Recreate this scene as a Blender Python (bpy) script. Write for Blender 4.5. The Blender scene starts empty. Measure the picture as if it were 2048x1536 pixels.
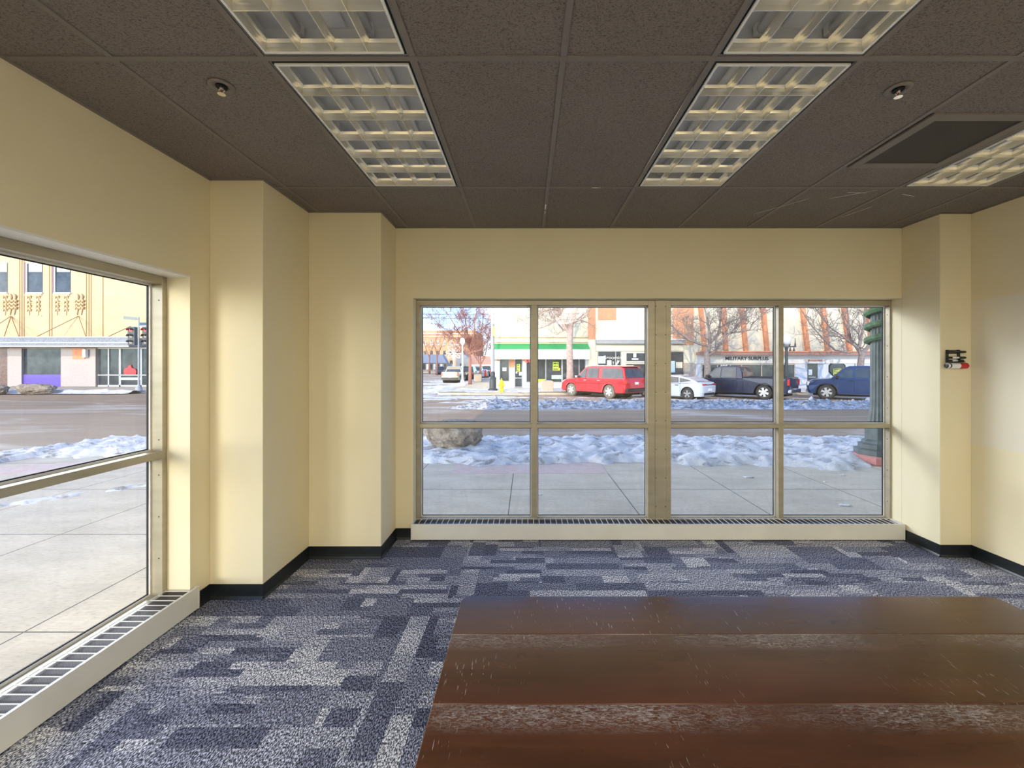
import bpy, bmesh, math, random
from mathutils import Vector, Matrix, noise, geometry
PI = math.pi
SC = bpy.context.scene
COL = SC.collection
random.seed(7)

# ---------------------------------------------------------------- camera
EYE, CX, CY, F = 1.557, 1053.0, 733.0, 834.0
cam = bpy.data.objects.new('camera', bpy.data.cameras.new('camera'))
COL.objects.link(cam)
cam.location = (0, 0, EYE)
cam.rotation_euler = (PI/2, 0, 0)
cam.data.sensor_width = 36
cam.data.lens = 36*F/2048
cam.data.shift_x = -(CX-1024)/2048
cam.data.shift_y = -(768-CY)/2048
cam.data.clip_end = 600
cam.data.clip_start = 0.02
SC.camera = cam
SC.view_settings.view_transform = 'Standard'
SC.view_settings.look = 'None'
SC.view_settings.gamma = 1
SC.view_settings.use_curve_mapping = False
SC.view_settings.exposure = 0.0
SC.cycles.use_denoising = True
SC.cycles.max_bounces = 10
SC.cycles.diffuse_bounces = 6
SC.cycles.transparent_max_bounces = 16
SC.cycles.sample_clamp_indirect = 6
SC.cycles.caustics_reflective = False
SC.cycles.caustics_refractive = False

# ---------------------------------------------------------------- sky and sun
W = bpy.data.worlds.new('sky'); SC.world = W
W.use_nodes = True
nt = W.node_tree
bg = nt.nodes['Background']
sky = nt.nodes.new('ShaderNodeTexSky')
sky.sky_type = 'NISHITA'
sky.sun_disc = False
sky.sun_elevation = math.radians(28)
sky.sun_rotation = math.radians(183)
sky.altitude = 1400
sky.air_density = 1.0
sky.dust_density = 0.6
mul = nt.nodes.new('ShaderNodeMix'); mul.data_type = 'RGBA'; mul.blend_type = 'MULTIPLY'
mul.inputs[0].default_value = 1; mul.inputs[7].default_value = (.66, .86, 1.12, 1)
nt.links.new(sky.outputs[0], mul.inputs[6]); nt.links.new(mul.outputs[2], bg.inputs['Color'])
bg.inputs['Strength'].default_value = 0.34

def sun(name, travel, energy, angle, color):
    l = bpy.data.lights.new(name, 'SUN')
    l.energy = energy; l.angle = math.radians(angle); l.color = color
    o = bpy.data.objects.new(name, l); COL.objects.link(o)
    o.rotation_euler = Vector(travel).to_track_quat('-Z', 'Y').to_euler()
    return o
FILL_TROFFER_W = 20
sun('sun', (0.045, 1, -0.53), 2.5, 0.6, (1, .78, .48))
# added soft sun lamps standing in for haze and sky, to lift the room
sun('haze_fill', (1, 0.16, -0.10), 3.0, 60, (1, .90, .72))
sun('circumsolar_fill', (.33, 1, -.035), 4.0, 24, (1, .92, .77))
sun('front_sky_fill', (0.77, -.64, -0.19), 5.6, 38, (.93, .96, 1))

# ---------------------------------------------------------------- helpers
def bfly(bm, name, mat, parent=None, smooth=False, bevel=0, loc=None, seg=2):
    me = bpy.data.meshes.new(name)
    bmesh.ops.recalc_face_normals(bm, faces=bm.faces)
    bm.to_mesh(me); bm.free()
    if mat: me.materials.append(mat)
    if smooth:
        for p in me.polygons: p.use_smooth = True
    o = bpy.data.objects.new(name, me); COL.objects.link(o)
    if parent: o.parent = parent
    if loc: o.location = loc
    if bevel:
        m = o.modifiers.new('bevel', 'BEVEL'); m.width = bevel; m.segments = seg; m.limit_method = 'ANGLE'
    if smooth:
        pass
    return o

def box(bm, x0, x1, y0, y1, z0, z1):
    v = [bm.verts.new(p) for p in ((x0,y0,z0),(x1,y0,z0),(x1,y1,z0),(x0,y1,z0),(x0,y0,z1),(x1,y0,z1),(x1,y1,z1),(x0,y1,z1))]
    for f in ((0,3,2,1),(4,5,6,7),(0,1,5,4),(1,2,6,5),(2,3,7,6),(3,0,4,7)):
        bm.faces.new([v[i] for i in f])

def boxes(*bs):
    bm = bmesh.new()
    for b in bs: box(bm, *b)
    return bm

def prism(bm, pts, d):
    """pts: closed 3D polygon, extruded by vector d"""
    d = Vector(d)
    a = [bm.verts.new(p) for p in pts]
    b = [bm.verts.new(Vector(p)+d) for p in pts]
    n = len(pts)
    bm.faces.new(a[::-1]); bm.faces.new(b)
    for i in range(n):
        bm.faces.new((a[i], a[(i+1)%n], b[(i+1)%n], b[i]))

def tube(bm, pts, rads, n=8, cap=True):
    pts = [Vector(p) for p in pts]
    if not hasattr(rads, '__len__'): rads = [rads]*len(pts)
    rings = []; prev = None
    for i, p in enumerate(pts):
        if i == 0: t = pts[1]-p
        elif i == len(pts)-1: t = p-pts[i-1]
        else: t = pts[i+1]-pts[i-1]
        t.normalize()
        if prev is None:
            u = t.orthogonal().normalized()
        else:
            u = (prev - t*prev.dot(t))
            u = u.normalized() if u.length > 1e-6 else t.orthogonal().normalized()
        prev = u
        w = t.cross(u)
        rings.append([bm.verts.new(p+(u*math.cos(2*PI*k/n)+w*math.sin(2*PI*k/n))*rads[i]) for k in range(n)])
    for a, b in zip(rings, rings[1:]):
        for k in range(n):
            bm.faces.new((a[k], a[(k+1)%n], b[(k+1)%n], b[k]))
    if cap:
        bm.faces.new(rings[0][::-1]); bm.faces.new(rings[-1])

def lathe(bm, prof, n=24, c=(0,0,0), axis='z', flute=0):
    rings = []
    c = Vector(c)
    for r, h in prof:
        ring = []
        for k in range(n):
            a = 2*PI*k/n
            rr = r*(1-flute*(k % 2)) if flute else r
            x, y = rr*math.cos(a), rr*math.sin(a)
            p = Vector((x, y, h)) if axis == 'z' else (Vector((x, h, y)) if axis == 'y' else Vector((h, x, y)))
            ring.append(bm.verts.new(c+p))
        rings.append(ring)
    for a, b in zip(rings, rings[1:]):
        for k in range(n):
            bm.faces.new((a[k], a[(k+1)%n], b[(k+1)%n], b[k]))
    bm.faces.new(rings[0][::-1]); bm.faces.new(rings[-1])

def empty(name, loc=(0,0,0), rz=0):
    o = bpy.data.objects.new(name, None); COL.objects.link(o)
    o.location = loc; o.rotation_euler = (0, 0, rz); o.empty_display_size = .1
    return o

def tag(o, label, cat, group=None, kind=None):
    if label: o['label'] = label
    if cat: o['category'] = cat
    if group: o['group'] = group
    if kind: o['kind'] = kind
    return o

def struct(o):
    o['kind'] = 'structure'; return o

def copy_tree(o, parent=None):
    c = o.copy(); COL.objects.link(c); c.parent = parent
    for ch in [x for x in COL.objects if x.parent == o]: copy_tree(ch, c)
    return c

def text(name, s, size, loc, mat, parent=None, ext=0.01, rot=(PI/2,0,0), align='CENTER', sx=1, bold=0):
    cu = bpy.data.curves.new(name, 'FONT'); cu.body = s; cu.size = size; cu.extrude = ext
    cu.align_x = align; cu.align_y = 'CENTER'; cu.offset = bold
    cu.materials.append(mat)
    o = bpy.data.objects.new(name, cu); COL.objects.link(o)
    o.location = loc; o.rotation_euler = rot; o.scale = (sx, 1, 1)
    dg = bpy.context.evaluated_depsgraph_get(); me = bpy.data.meshes.new_from_object(o.evaluated_get(dg)); me.name = name
    bpy.data.objects.remove(o); o = bpy.data.objects.new(name, me); COL.objects.link(o)
    o.location = loc; o.rotation_euler = rot; o.scale = (sx, 1, 1)
    if parent: o.parent = parent
    return o

# ---------------------------------------------------------------- materials
class N:
    """tiny node-graph helper"""
    def __init__(s, name):
        s.m = bpy.data.materials.new(name); s.m.use_nodes = True
        s.t = s.m.node_tree; s.b = s.t.nodes['Principled BSDF']
        s.tc = None
    def new(s, kind, **kw):
        n = s.t.nodes.new('ShaderNode'+kind)
        for k, v in kw.items(): setattr(n, k, v)
        return n
    def link(s, a, b): s.t.links.new(a, b)
    def setin(s, sock, v):
        if isinstance(v, bpy.types.NodeSocket): s.link(v, sock)
        elif isinstance(v, (tuple, list)) and len(v) == 3 and sock.type == 'RGBA': sock.default_value = (*v, 1)
        else: sock.default_value = v
    def co(s):
        if s.tc is None: s.tc = s.new('TexCoord').outputs['Object']
        return s.tc
    def geo(s):
        return s.new('NewGeometry').outputs['Position']
    def map(s, scale=(1,1,1), rot=(0,0,0), vec=None, loc=(0,0,0)):
        n = s.new('Mapping'); n.inputs['Scale'].default_value = scale; n.inputs['Rotation'].default_value = rot
        n.inputs['Location'].default_value = loc
        s.link(vec or s.co(), n.inputs['Vector']); return n.outputs[0]
    def noise(s, scale, detail=4, rough=.5, vec=None, dist=0):
        n = s.new('TexNoise'); n.inputs['Scale'].default_value = scale; n.inputs['Detail'].default_value = detail
        n.inputs['Roughness'].default_value = rough; n.inputs['Distortion'].default_value = dist
        s.link(vec or s.co(), n.inputs['Vector']); return n.outputs['Fac']
    def math(s, op, a, b=0.0, c=None):
        n = s.new('Math', operation=op); s.setin(n.inputs[0], a); s.setin(n.inputs[1], b)
        if c is not None: s.setin(n.inputs[2], c)
        return n.outputs[0]
    def ramp(s, fac, stops, const=False):
        n = s.new('ValToRGB'); cr = n.color_ramp
        if const: cr.interpolation = 'CONSTANT'
        while len(cr.elements) < len(stops): cr.elements.new(.5)
        for e, (p, c) in zip(cr.elements, stops):
            e.position = p; e.color = (*c, 1) if hasattr(c, '__len__') else (c, c, c, 1)
        s.link(fac, n.inputs[0]); return n.outputs[0]
    def mix(s, fac, a, b, kind='MIX'):
        n = s.new('Mix', data_type='RGBA', blend_type=kind)
        s.setin(n.inputs[0], fac); s.setin(n.inputs[6], a); s.setin(n.inputs[7], b); return n.outputs[2]
    def xyz(s, vec=None):
        n = s.new('SeparateXYZ'); s.link(vec or s.co(), n.inputs[0]); return n.outputs
    def comb(s, x, y, z=0.0):
        n = s.new('CombineXYZ'); s.setin(n.inputs[0], x); s.setin(n.inputs[1], y); s.setin(n.inputs[2], z); return n.outputs[0]
    def white(s, vec):
        n = s.new('TexWhiteNoise', noise_dimensions='3D'); s.link(vec, n.inputs['Vector']); return n.outputs['Value']
    def bump(s, h, strength=.3, dist=.01):
        n = s.new('Bump'); n.inputs['Strength'].default_value = strength; n.inputs['Distance'].default_value = dist
        s.link(h, n.inputs['Height']); s.link(n.outputs[0], s.b.inputs['Normal'])
    def set(s, col=None, rough=None, metal=None, spec=None, coat=None, emit=None, es=1):
        if col is not None: s.setin(s.b.inputs['Base Color'], col)
        if rough is not None: s.setin(s.b.inputs['Roughness'], rough)
        if metal is not None: s.setin(s.b.inputs['Metallic'], metal)
        if spec is not None: s.setin(s.b.inputs['Specular IOR Level'], spec)
        if coat is not None: s.setin(s.b.inputs['Coat Weight'], coat)
        if emit is not None:
            s.setin(s.b.inputs['Emission Color'], emit); s.b.inputs['Emission Strength'].default_value = es
        return s

def lin(r, g, b):
    return tuple(((c/255)/12.92 if c/255 <= .04045 else ((c/255+.055)/1.055)**2.4) for c in (r, g, b))

def plain(name, col, rough=.6, metal=0, var=.12, scale=8, coat=None, spec=None, bump=0):
    n = N(name)
    f = n.noise(scale, 5, .6)
    dark = tuple(c*(1-var) for c in col); light = tuple(min(1, c*(1+var)) for c in col)
    n.set(n.ramp(f, [(.3, dark), (.7, light)]), rough, metal, spec, coat)
    if bump: n.bump(n.noise(scale*6, 4), bump, .01)
    return n.m

# walls: cream emulsion with a faint roller texture
n = N('cream_wall'); f = n.noise(1.3, 3); g = n.noise(260, 2)
n.set(n.ramp(f, [(.3, (.81,.72,.485)), (.7, (.85,.765,.535))]), .62, 0, .3)
n.bump(g, .18, .002); M_WALL = n.m
n = N('whiteboard_paint'); g = n.noise(90, 3)
n.set((.81,.755,.60), .28, 0, .5); n.bump(g, .12, .003); M_WB = n.m
n = N('cream_metal'); f = n.noise(6, 4)
n.set(n.ramp(f, [(.3, (.70,.68,.60)), (.7, (.75,.73,.65))]), .42, 0, .4); M_HEAT = n.m
M_FIN = None
n = N('heater_fins'); o = n.xyz(n.geo())
s1 = n.math('SINE', n.math('MULTIPLY', n.math('ADD', o[0], o[1]), 900))
n.set(n.ramp(n.math('MULTIPLY_ADD', s1, .5, .5), [(.35, (.012,.009,.009)), (.75, (.11,.085,.08))]), .6); M_FIN = n.m
n = N('anodised_frame'); f = n.noise(3, 4, vec=n.map((1,1,6)))
n.set(n.ramp(f, [(.3, (.38,.335,.235)), (.7, (.46,.41,.30))]), .36, .3, .5); M_FRAME = n.m
M_SCREW = plain('screw', (.06,.05,.045), .5, .6)
M_GASKET = plain('black_gasket', (.01,.01,.011), .6)
M_LIP = plain('pale_bead', (.78,.78,.76), .4)
M_BASE = plain('black_vinyl_cove', (.012,.016,.018), .35, var=.3, scale=14)
# glass
n = N('window_glass'); t = n.t
tr = n.new('BsdfTransparent'); tr.inputs[0].default_value = (.965,.975,.98,1)
gl = n.new('BsdfGlossy'); gl.inputs['Roughness'].default_value = .02
df = n.new('BsdfDiffuse'); df.inputs[0].default_value = (.8,.85,.9,1)
fr = n.new('LayerWeight'); fr.inputs[0].default_value = .5
frv = n.math('MULTIPLY_ADD', n.math('POWER', fr.outputs['Facing'], 4), .30, .02)
mx = n.new('MixShader'); n.link(frv, mx.inputs[0]); n.link(tr.outputs[0], mx.inputs[1]); n.link(gl.outputs[0], mx.inputs[2])
sm = n.math('MULTIPLY', n.ramp(n.noise(2.2, 7, .7, vec=n.map((2,2,.6)), dist=3), [(.52, 0.0), (.72, 1.0)]), .05)
m2 = n.new('MixShader'); n.link(sm, m2.inputs[0]); n.link(mx.outputs[0], m2.inputs[1]); n.link(df.outputs[0], m2.inputs[2])
n.link(m2.outputs[0], t.nodes['Material Output'].inputs[0]); M_GLASS = n.m

# ceiling tile: dark painted fissured mineral board
n = N('dark_ceiling_tile')
fis = n.noise(105, 4, .6, vec=n.map((1,1.6,1)), dist=.9)
c = n.ramp(fis, [(.40, (.06,.048,.041)), (.475, (.225,.19,.165)), (.7, (.285,.245,.215))])
big = n.noise(.9, 3); c = n.mix(.45, c, n.ramp(big, [(.3, (.19,.16,.137)), (.7, (.26,.225,.198))]))
n.set(c, .85, 0, .25); n.bump(fis, .6, .004); M_TILE = n.m
M_TBAR = plain('dark_grid_bar', (.205,.176,.152), .6, var=.06)
M_BLACK = plain('black_recess', (.006,.006,.006), .8)
M_WHITE = plain('white_enamel', (.85,.84,.80), .35, var=.04)
n = N('louvre_reflector'); f = n.noise(4, 2)
n.set(n.ramp(f, [(.3,(.90,.87,.77)),(.7,(.94,.91,.82))]), .17, .62, .7); M_LOUVER = n.m
M_TUBE = plain('fluorescent_tube', (.93,.92,.88), .2, var=.02)
n = N('fill_tube'); n.set((1,1,1), .4, emit=(1,.93,.78), es=6); M_TUBE_FILL = n.m
M_STEEL = plain('brushed_metal', (.55,.53,.50), .3, .9)
M_PEEL = plain('peeled_white', (.80,.76,.70), .6)

# carpet: woven plank tiles in navy, slate and pale grey
n = N('carpet'); p = n.geo(); o = n.xyz(p)
def cells(w, h, seed, swap=False):
    a, b = (o[1], o[0]) if swap else (o[0], o[1])
    row = n.math('FLOOR', n.math('DIVIDE', b, h))
    off = n.white(n.comb(row, seed, 3.3))
    wv = n.math('MULTIPLY_ADD', n.white(n.comb(row, seed, 9.1)), w*.9, w*.6)
    colm = n.math('FLOOR', n.math('ADD', n.math('DIVIDE', a, wv), n.math('MULTIPLY', off, 9)))
    return n.white(n.comb(colm, row, seed))
A = cells(.42, .100, 1.7); B = cells(.24, .055, 5.2); C_ = cells(.33, .12, 8.8, True); D = cells(.5, .20, 12.4)
T1 = cells(.45, .30, 21.0); T2 = cells(.6, .25, 31.0, True)
v = n.math('MULTIPLY', A, 1.0)
def sel(cond, a, b, th):
    k = n.math('GREATER_THAN', cond, th)
    return n.math('ADD', n.math('MULTIPLY', k, a), n.math('MULTIPLY', n.math('SUBTRACT', 1, k), b))
v = sel(T1, A, D, .45); v = sel(T2, C_, v, .72); v = sel(D, B, v, .70)
v = n.math('ADD', n.math('MULTIPLY', v, .8), n.math('MULTIPLY', n.noise(1.2, 3, vec=p), .22))
base = n.ramp(v, [(.0, (.075,.082,.125)), (.25, (.115,.126,.185)), (.48, (.20,.215,.285)), (.72, (.31,.325,.39)), (1, (.50,.515,.56))])
yarn = n.noise(1, 2, .6, vec=n.map((190,70,1), vec=p)); y2 = n.noise(1, 1, .5, vec=n.map((330,110,1), vec=p))
yy = n.math('ADD', n.math('MULTIPLY', yarn, .6), n.math('MULTIPLY', y2, .4))
c = n.mix(1.0, base, n.ramp(yy, [(.40, (.08,.08,.11)), (.50, (.70,.70,.70)), (.585, (3.4,3.35,3.15))]), 'MULTIPLY')
n.set(c, .95, 0, .15); n.bump(yy, .5, .004); M_CARPET = n.m

# table wood
n = N('stained_table_wood'); p = n.geo(); o = n.xyz(p)
grain = n.noise(1, 8, .65, vec=n.map((2.2,38,10), vec=p), dist=.6); big = n.noise(1, 4, .6, vec=n.map((1.3,5,1), vec=p))
c = n.ramp(grain, [(.3, (.030,.0088,.0022)), (.55, (.062,.019,.0045)), (.75, (.112,.036,.010))])
c = n.mix(.55, c, n.ramp(big, [(.32, (.028,.0085,.0022)), (.7, (.125,.039,.011))]))
# scuffs: short pale scratches, and hazy rubbed bands along the near side of each plank seam
scr = n.noise(1, 3, .5, vec=n.map((260,28,1), rot=(0,0,.35), vec=p)); scr = n.ramp(scr, [(.66, 0.0), (.70, 1.0)])
patch = n.ramp(n.noise(3.1, 3, vec=p), [(.50, 0.0), (.62, 1.0)])
sc = n.math('MULTIPLY', scr, patch)
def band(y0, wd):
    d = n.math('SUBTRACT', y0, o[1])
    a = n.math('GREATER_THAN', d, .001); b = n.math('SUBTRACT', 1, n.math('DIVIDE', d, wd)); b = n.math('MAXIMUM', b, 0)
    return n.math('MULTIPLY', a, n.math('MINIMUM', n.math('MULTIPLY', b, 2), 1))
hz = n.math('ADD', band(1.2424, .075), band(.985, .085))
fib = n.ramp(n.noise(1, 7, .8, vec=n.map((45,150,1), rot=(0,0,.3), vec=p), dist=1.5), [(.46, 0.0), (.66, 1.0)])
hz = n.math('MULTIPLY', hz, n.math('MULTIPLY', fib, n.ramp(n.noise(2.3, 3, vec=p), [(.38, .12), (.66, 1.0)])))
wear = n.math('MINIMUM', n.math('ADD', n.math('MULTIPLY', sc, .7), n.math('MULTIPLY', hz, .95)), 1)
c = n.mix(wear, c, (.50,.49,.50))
n.set(c, n.math('MULTIPLY_ADD', big, .25, .16), 0, .6, .8); n.b.inputs['Coat Roughness'].default_value = .13; n.b.inputs['Coat IOR'].default_value = 2.0
n.bump(grain, .08, .002); M_TABLE = n.m
M_EDGE = plain('table_edge', (.10,.045,.02), .3)

# outside grounds
def ground(name, a, b, scale, rough=.8, streak=(1,1,1), wet=None, bump=.3):
    n = N(name); p = n.geo()
    f = n.noise(scale, 8, .65, vec=n.map(streak, vec=p), dist=.5); g = n.noise(scale*14, 4, .7, vec=p)
    c = n.mix(.35, n.ramp(f, [(.3, a), (.7, b)]), n.ramp(g, [(.3, a), (.7, b)]))
    if wet:
        w = n.ramp(n.noise(.35, 6, .6, vec=n.map((.35,1,1), vec=p), dist=1), [(wet[0], 0.0), (wet[1], 1.0)])
        c = n.mix(w, c, wet[2])
    n.set(c, rough); n.bump(g, bump, .02); return n
n = ground('asphalt', (.26,.175,.11), (.47,.35,.235), .8, .75, (.12,1,1), (.50,.66,(.62,.55,.47))); M_ASPH = n.m
n = N('sidewalk_concrete'); p = n.geo(); o = n.xyz(p)
f = n.noise(1.4, 8, .62, vec=n.map((1,2.2,1), vec=p)); g = n.noise(22, 6, .7, vec=n.map((1,2.5,1), vec=p))
c = n.mix(.4, n.ramp(f, [(.36, (.48,.425,.335)), (.64, (.67,.60,.485))]), n.ramp(g, [(.33, (.26,.23,.18)), (.45, (.55,.49,.395)), (.66, (.69,.62,.505))]))
def joints(coord, period, phase, w=.012):
    a = n.math('SUBTRACT', coord, phase); a = n.math('DIVIDE', a, period); a = n.math('FRACT', a)
    d = n.math('MINIMUM', a, n.math('SUBTRACT', 1, a)); d = n.math('MULTIPLY', d, period)
    return n.math('LESS_THAN', d, w/2)
jx = joints(o[0], 1.51, -.21); jy = joints(o[1], 1.56, 5.80)
jj = n.math('MAXIMUM', jx, jy)
c = n.mix(n.math('MULTIPLY', jj, .85), c, (.05,.048,.045)); n.set(c, .85); n.bump(g, .2, .01); M_WALK = n.m
n = N('red_brick_paving'); p = n.geo()
bt = n.new('TexBrick'); n.link(n.map((1,1,1), vec=p), bt.inputs['Vector']); bt.inputs['Scale'].default_value = 9
bt.inputs['Color1'].default_value = (.58,.40,.35,1); bt.inputs['Color2'].default_value = (.68,.52,.47,1); bt.inputs['Mortar'].default_value = (.50,.40,.36,1)
bt.inputs['Mortar Size'].default_value = .012
dust = n.noise(5, 6, .7, vec=p); n.set(n.mix(n.ramp(dust, [(.4, 0.0), (.62, .9)]), bt.outputs[0], (.62,.54,.51)), .85); M_BRICKPAVE = n.m
def snow_mat(name, dirt=.3):
    n = N(name); p = n.geo()
    f = n.noise(3.5 if dirt < .5 else 5, 8, .7, vec=n.map((.6,1,1), vec=p), dist=.8)
    d = (.42,.40,.38) if dirt < .5 else (.20,.18,.17); st = [(.5-dirt*.55, d), (.5-dirt*.1, (.84,.85,.88)), (.8, (.90,.91,.93))] if dirt < .5 else [(.38, d), (.47, (.48,.48,.50)), (.60, (.84,.85,.88))]
    n.set(n.ramp(f, st), .6, 0, .3)
    n.bump(n.noise(14, 8, .75, vec=p), .8, .05); n.b.inputs['Subsurface Weight'].default_value = 0
    return n.m
M_SNOW = snow_mat('snow', .22); M_SNOW_DIRTY = snow_mat('dirty_snow', .85)
M_ROCK = None
n = N('sandstone'); f = n.noise(3, 8, .65, dist=1.5); g = n.noise(14, 6, .7)
n.set(n.mix(.45, n.ramp(f, [(.38, (.15,.12,.095)), (.5, (.34,.285,.22)), (.66, (.46,.40,.33))]), n.ramp(g, [(.38, (.12,.10,.08)), (.62, (.46,.40,.34))])), .9)
n.bump(g, .8, .04); M_ROCK = n.m

# facades
M_CREAM = plain('cream_render', (.76,.72,.56), .8, var=.07, scale=1.2)
M_BWHITE = plain('white_paint', (.80,.80,.77), .7, var=.05, scale=1.5)
M_BLUEWHITE = plain('cool_white_panel', (.66,.70,.76), .6, var=.05)
M_ORANGE = plain('orange_terracotta', (.72,.30,.15), .7, var=.18, scale=3)
M_REDSOFF = plain('red_brown_soffit', (.42,.24,.19), .7)
M_DGLASS = plain('dark_shop_glass', (.055,.065,.075), .12, var=.5, scale=1.6, spec=.6)
M_GREEN = plain('green_awning', (.04,.42,.13), .6, var=.12)
M_GREY = plain('grey_paint', (.36,.38,.40), .5)
M_DGREY = plain('dark_metal', (.07,.08,.09), .45, .3)
M_BEIGE = plain('beige_tile', (.50,.43,.35), .6, var=.1)
M_PURPLE = plain('purple_panel', (.13,.08,.42), .5, var=.1)
M_LIME = plain('lime_poster', (.62,.90,.06), .6, var=.05)
M_PAPER = plain('white_paper', (.85,.87,.88), .6, var=.03)
M_PBLUE = plain('pale_blue_poster', (.55,.74,.88), .6, var=.15)
M_BLACKP = plain('black_plastic', (.012,.013,.015), .35)
M_YELLOW = plain('hydrant_yellow', (.85,.70,.03), .45, var=.08)
M_PLANTER = plain('planter_aggregate', (.55,.43,.33), .9, var=.25, scale=25)
n = N('red_neon'); n.set((.8,.05,.05), .4, emit=(1,.05,.05), es=2); M_NEON = n.m
n = N('red_lamp'); n.set((.8,.05,.03), .3, emit=(1,.06,.04), es=3); M_REDLAMP = n.m
def brick(name, c1, c2, mort, scale=4.0):
    n = N(name); p = n.geo(); o = n.xyz(p)
    bt = n.new('TexBrick'); n.link(n.comb(n.math('ADD', o[0], o[1]), o[2], 0.0), bt.inputs['Vector'])
    bt.inputs['Scale'].default_value = scale
    for k, v in (('Color1', c1), ('Color2', c2), ('Mortar', mort)): bt.inputs[k].default_value = (*v, 1)
    bt.inputs['Mortar Size'].default_value = .012; bt.inputs['Bias'].default_value = -.1
    f = n.noise(.8, 4, vec=p); n.set(n.mix(.25, bt.outputs[0], n.ramp(f, [(.3, c1), (.7, c2)])), .85); return n.m
M_YBRICK = brick('yellow_brick', (.56,.41,.23), (.66,.51,.32), (.58,.47,.31))
M_OBRICK = brick('orange_brick', (.62,.27,.14), (.74,.38,.20), (.72,.50,.36))
M_FARBRICK = brick('distant_orange_brick', (.60,.33,.17), (.70,.43,.24), (.60,.42,.28), 2)
M_BARK = plain('grey_bark', (.33,.28,.26), .9, var=.3, scale=9, bump=.5)
M_BARKP = plain('pinkish_bark', (.50,.38,.33), .9, var=.25, scale=6, bump=.5)
M_TWIG = plain('russet_twig', (.36,.17,.14), .9, var=.2)
def paint(name, col, metal=.35, rough=.28):
    n = N(name); f = n.noise(5, 6, .7); c = n.mix(n.ramp(f, [(.5, 0.0), (.8, .10)]), col, (.42,.40,.38))
    n.set(c, rough, metal, .5, .6); return n.m
M_RED = paint('red_car_paint', (.62,.015,.03), .1); M_NAVY = paint('navy_car_paint', (.007,.014,.052), .2)
M_BLUEP = paint('blue_car_paint', (.013,.042,.145), .2); M_PALE = paint('pale_blue_car_paint', (.66,.74,.84), .1)
M_TAN = paint('tan_car_paint', (.42,.36,.25), .2); M_SILVER = paint('silver_car_paint', (.5,.52,.55)); M_BLKP = paint('black_car_paint', (.03,.03,.035))
M_TYRE = plain('tyre_rubber', (.045,.043,.042), .85, var=.4); M_DUSTYRE = plain('dusty_tyre', (.23,.20,.16), .9, var=.3, scale=14)
M_RIM = plain('alloy_rim', (.72,.72,.70), .3, .6); M_CHROME = plain('chrome', (.8,.8,.8), .15, 1)
M_CARGLASS = plain('car_glass', (.045,.06,.075), .06, var=.4, scale=3, spec=.8)
M_TAIL = plain('tail_light', (.55,.02,.02), .2); M_HEAD = plain('head_light', (.8,.82,.85), .15)
# ================================================================ ROOM
XL, XR, YF, YB, ZC = -2.125, 3.64, 3.763, -5.2, 2.807
struct(bfly(boxes((-2.45, 3.9, YB-.2, 4.0, -.12, 0)), 'floor', M_CARPET))
# left wall with its window opening
LY0, LY1, LZT = -.45, 2.634, 2.122
w = boxes((-2.40, XL, LY1, 3.965, 0, 3.2), (-2.40, XL, LY0, LY1, LZT, 3.2), (-2.40, XL, LY0, LY1, 0, .10),
          (-2.40, XL, YB, LY0, 0, 3.2))
struct(bfly(w, 'wall_left', M_WALL))
# stepped piers in the corner
o = struct(bfly(boxes((XL, -1.768, 2.797, YF, 0, ZC)), 'wall_left_pier', M_WALL, bevel=.004))
o = struct(bfly(boxes((-1.768, -1.18, 3.383, YF, 0, ZC)), 'wall_corner_pier', M_WALL, bevel=.004))
FX0, FX1, FZT = -1.024, 3.385, 2.175
struct(bfly(boxes((XL, FX0, YF, 3.965, 0, 3.2), (FX0, FX1, YF, 3.965, FZT, 3.2), (FX0, FX1, YF+.01, 3.965, 0, .115), (FX1, 3.9, YF, 3.965, 0, 3.2)), 'wall_front', M_WALL))
struct(bfly(boxes((FX1, XR, 3.412, YF, 0, ZC)), 'wall_right_pier', M_WALL, bevel=.004))
rw = struct(bfly(boxes((XR, 3.9, YB, YF, 0, 3.2)), 'wall_right', M_WALL))
struct(bfly(boxes((-2.45, 3.9, YB-.2, YB, 0, 3.2)), 'wall_back', M_WALL))
bfly(boxes((XR-.003, XR, .4, 3.412, .925, 2.095)), 'whiteboard_panel', M_WB, rw)

# baseboards (coved black vinyl)
def cove(name, segs):
    bm = bmesh.new(); h = .098
    for (x0, y0, x1, y1, nx, ny) in segs:
        d = Vector((x1-x0, y1-y0, 0)); nn = Vector((nx, ny, 0)); p0 = Vector((x0, y0, 0))
        prof = [(0, 0), (.016, 0), (.012, .006), (.006, .018), (.0045, .04), (.0045, h-.002), (.003, h), (0, h)]
        prism(bm, [p0+nn*a+Vector((0, 0, b+.0005)) for a, b in prof], d)
    return struct(bfly(bm, name, M_BASE))
cove('baseboard_left', [(XL, 2.66, XL, 2.797, 1, 0), (XL, 2.797, -1.764, 2.797, 0, -1), (-1.768, 2.793, -1.768, 3.383, 1, 0),
                        (-1.768, 3.383, -1.176, 3.383, 0, -1), (-1.18, 3.379, -1.18, YF, 1, 0)])
cove('baseboard_front', [(-1.18, YF, -1.04, YF, 0, -1)])
cove('baseboard_right', [(FX1, YF, FX1, 3.408, -1, 0), (3.381, 3.412, XR, 3.412, 0, -1), (XR, 3.412, XR, YB, -1, 0)])

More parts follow.
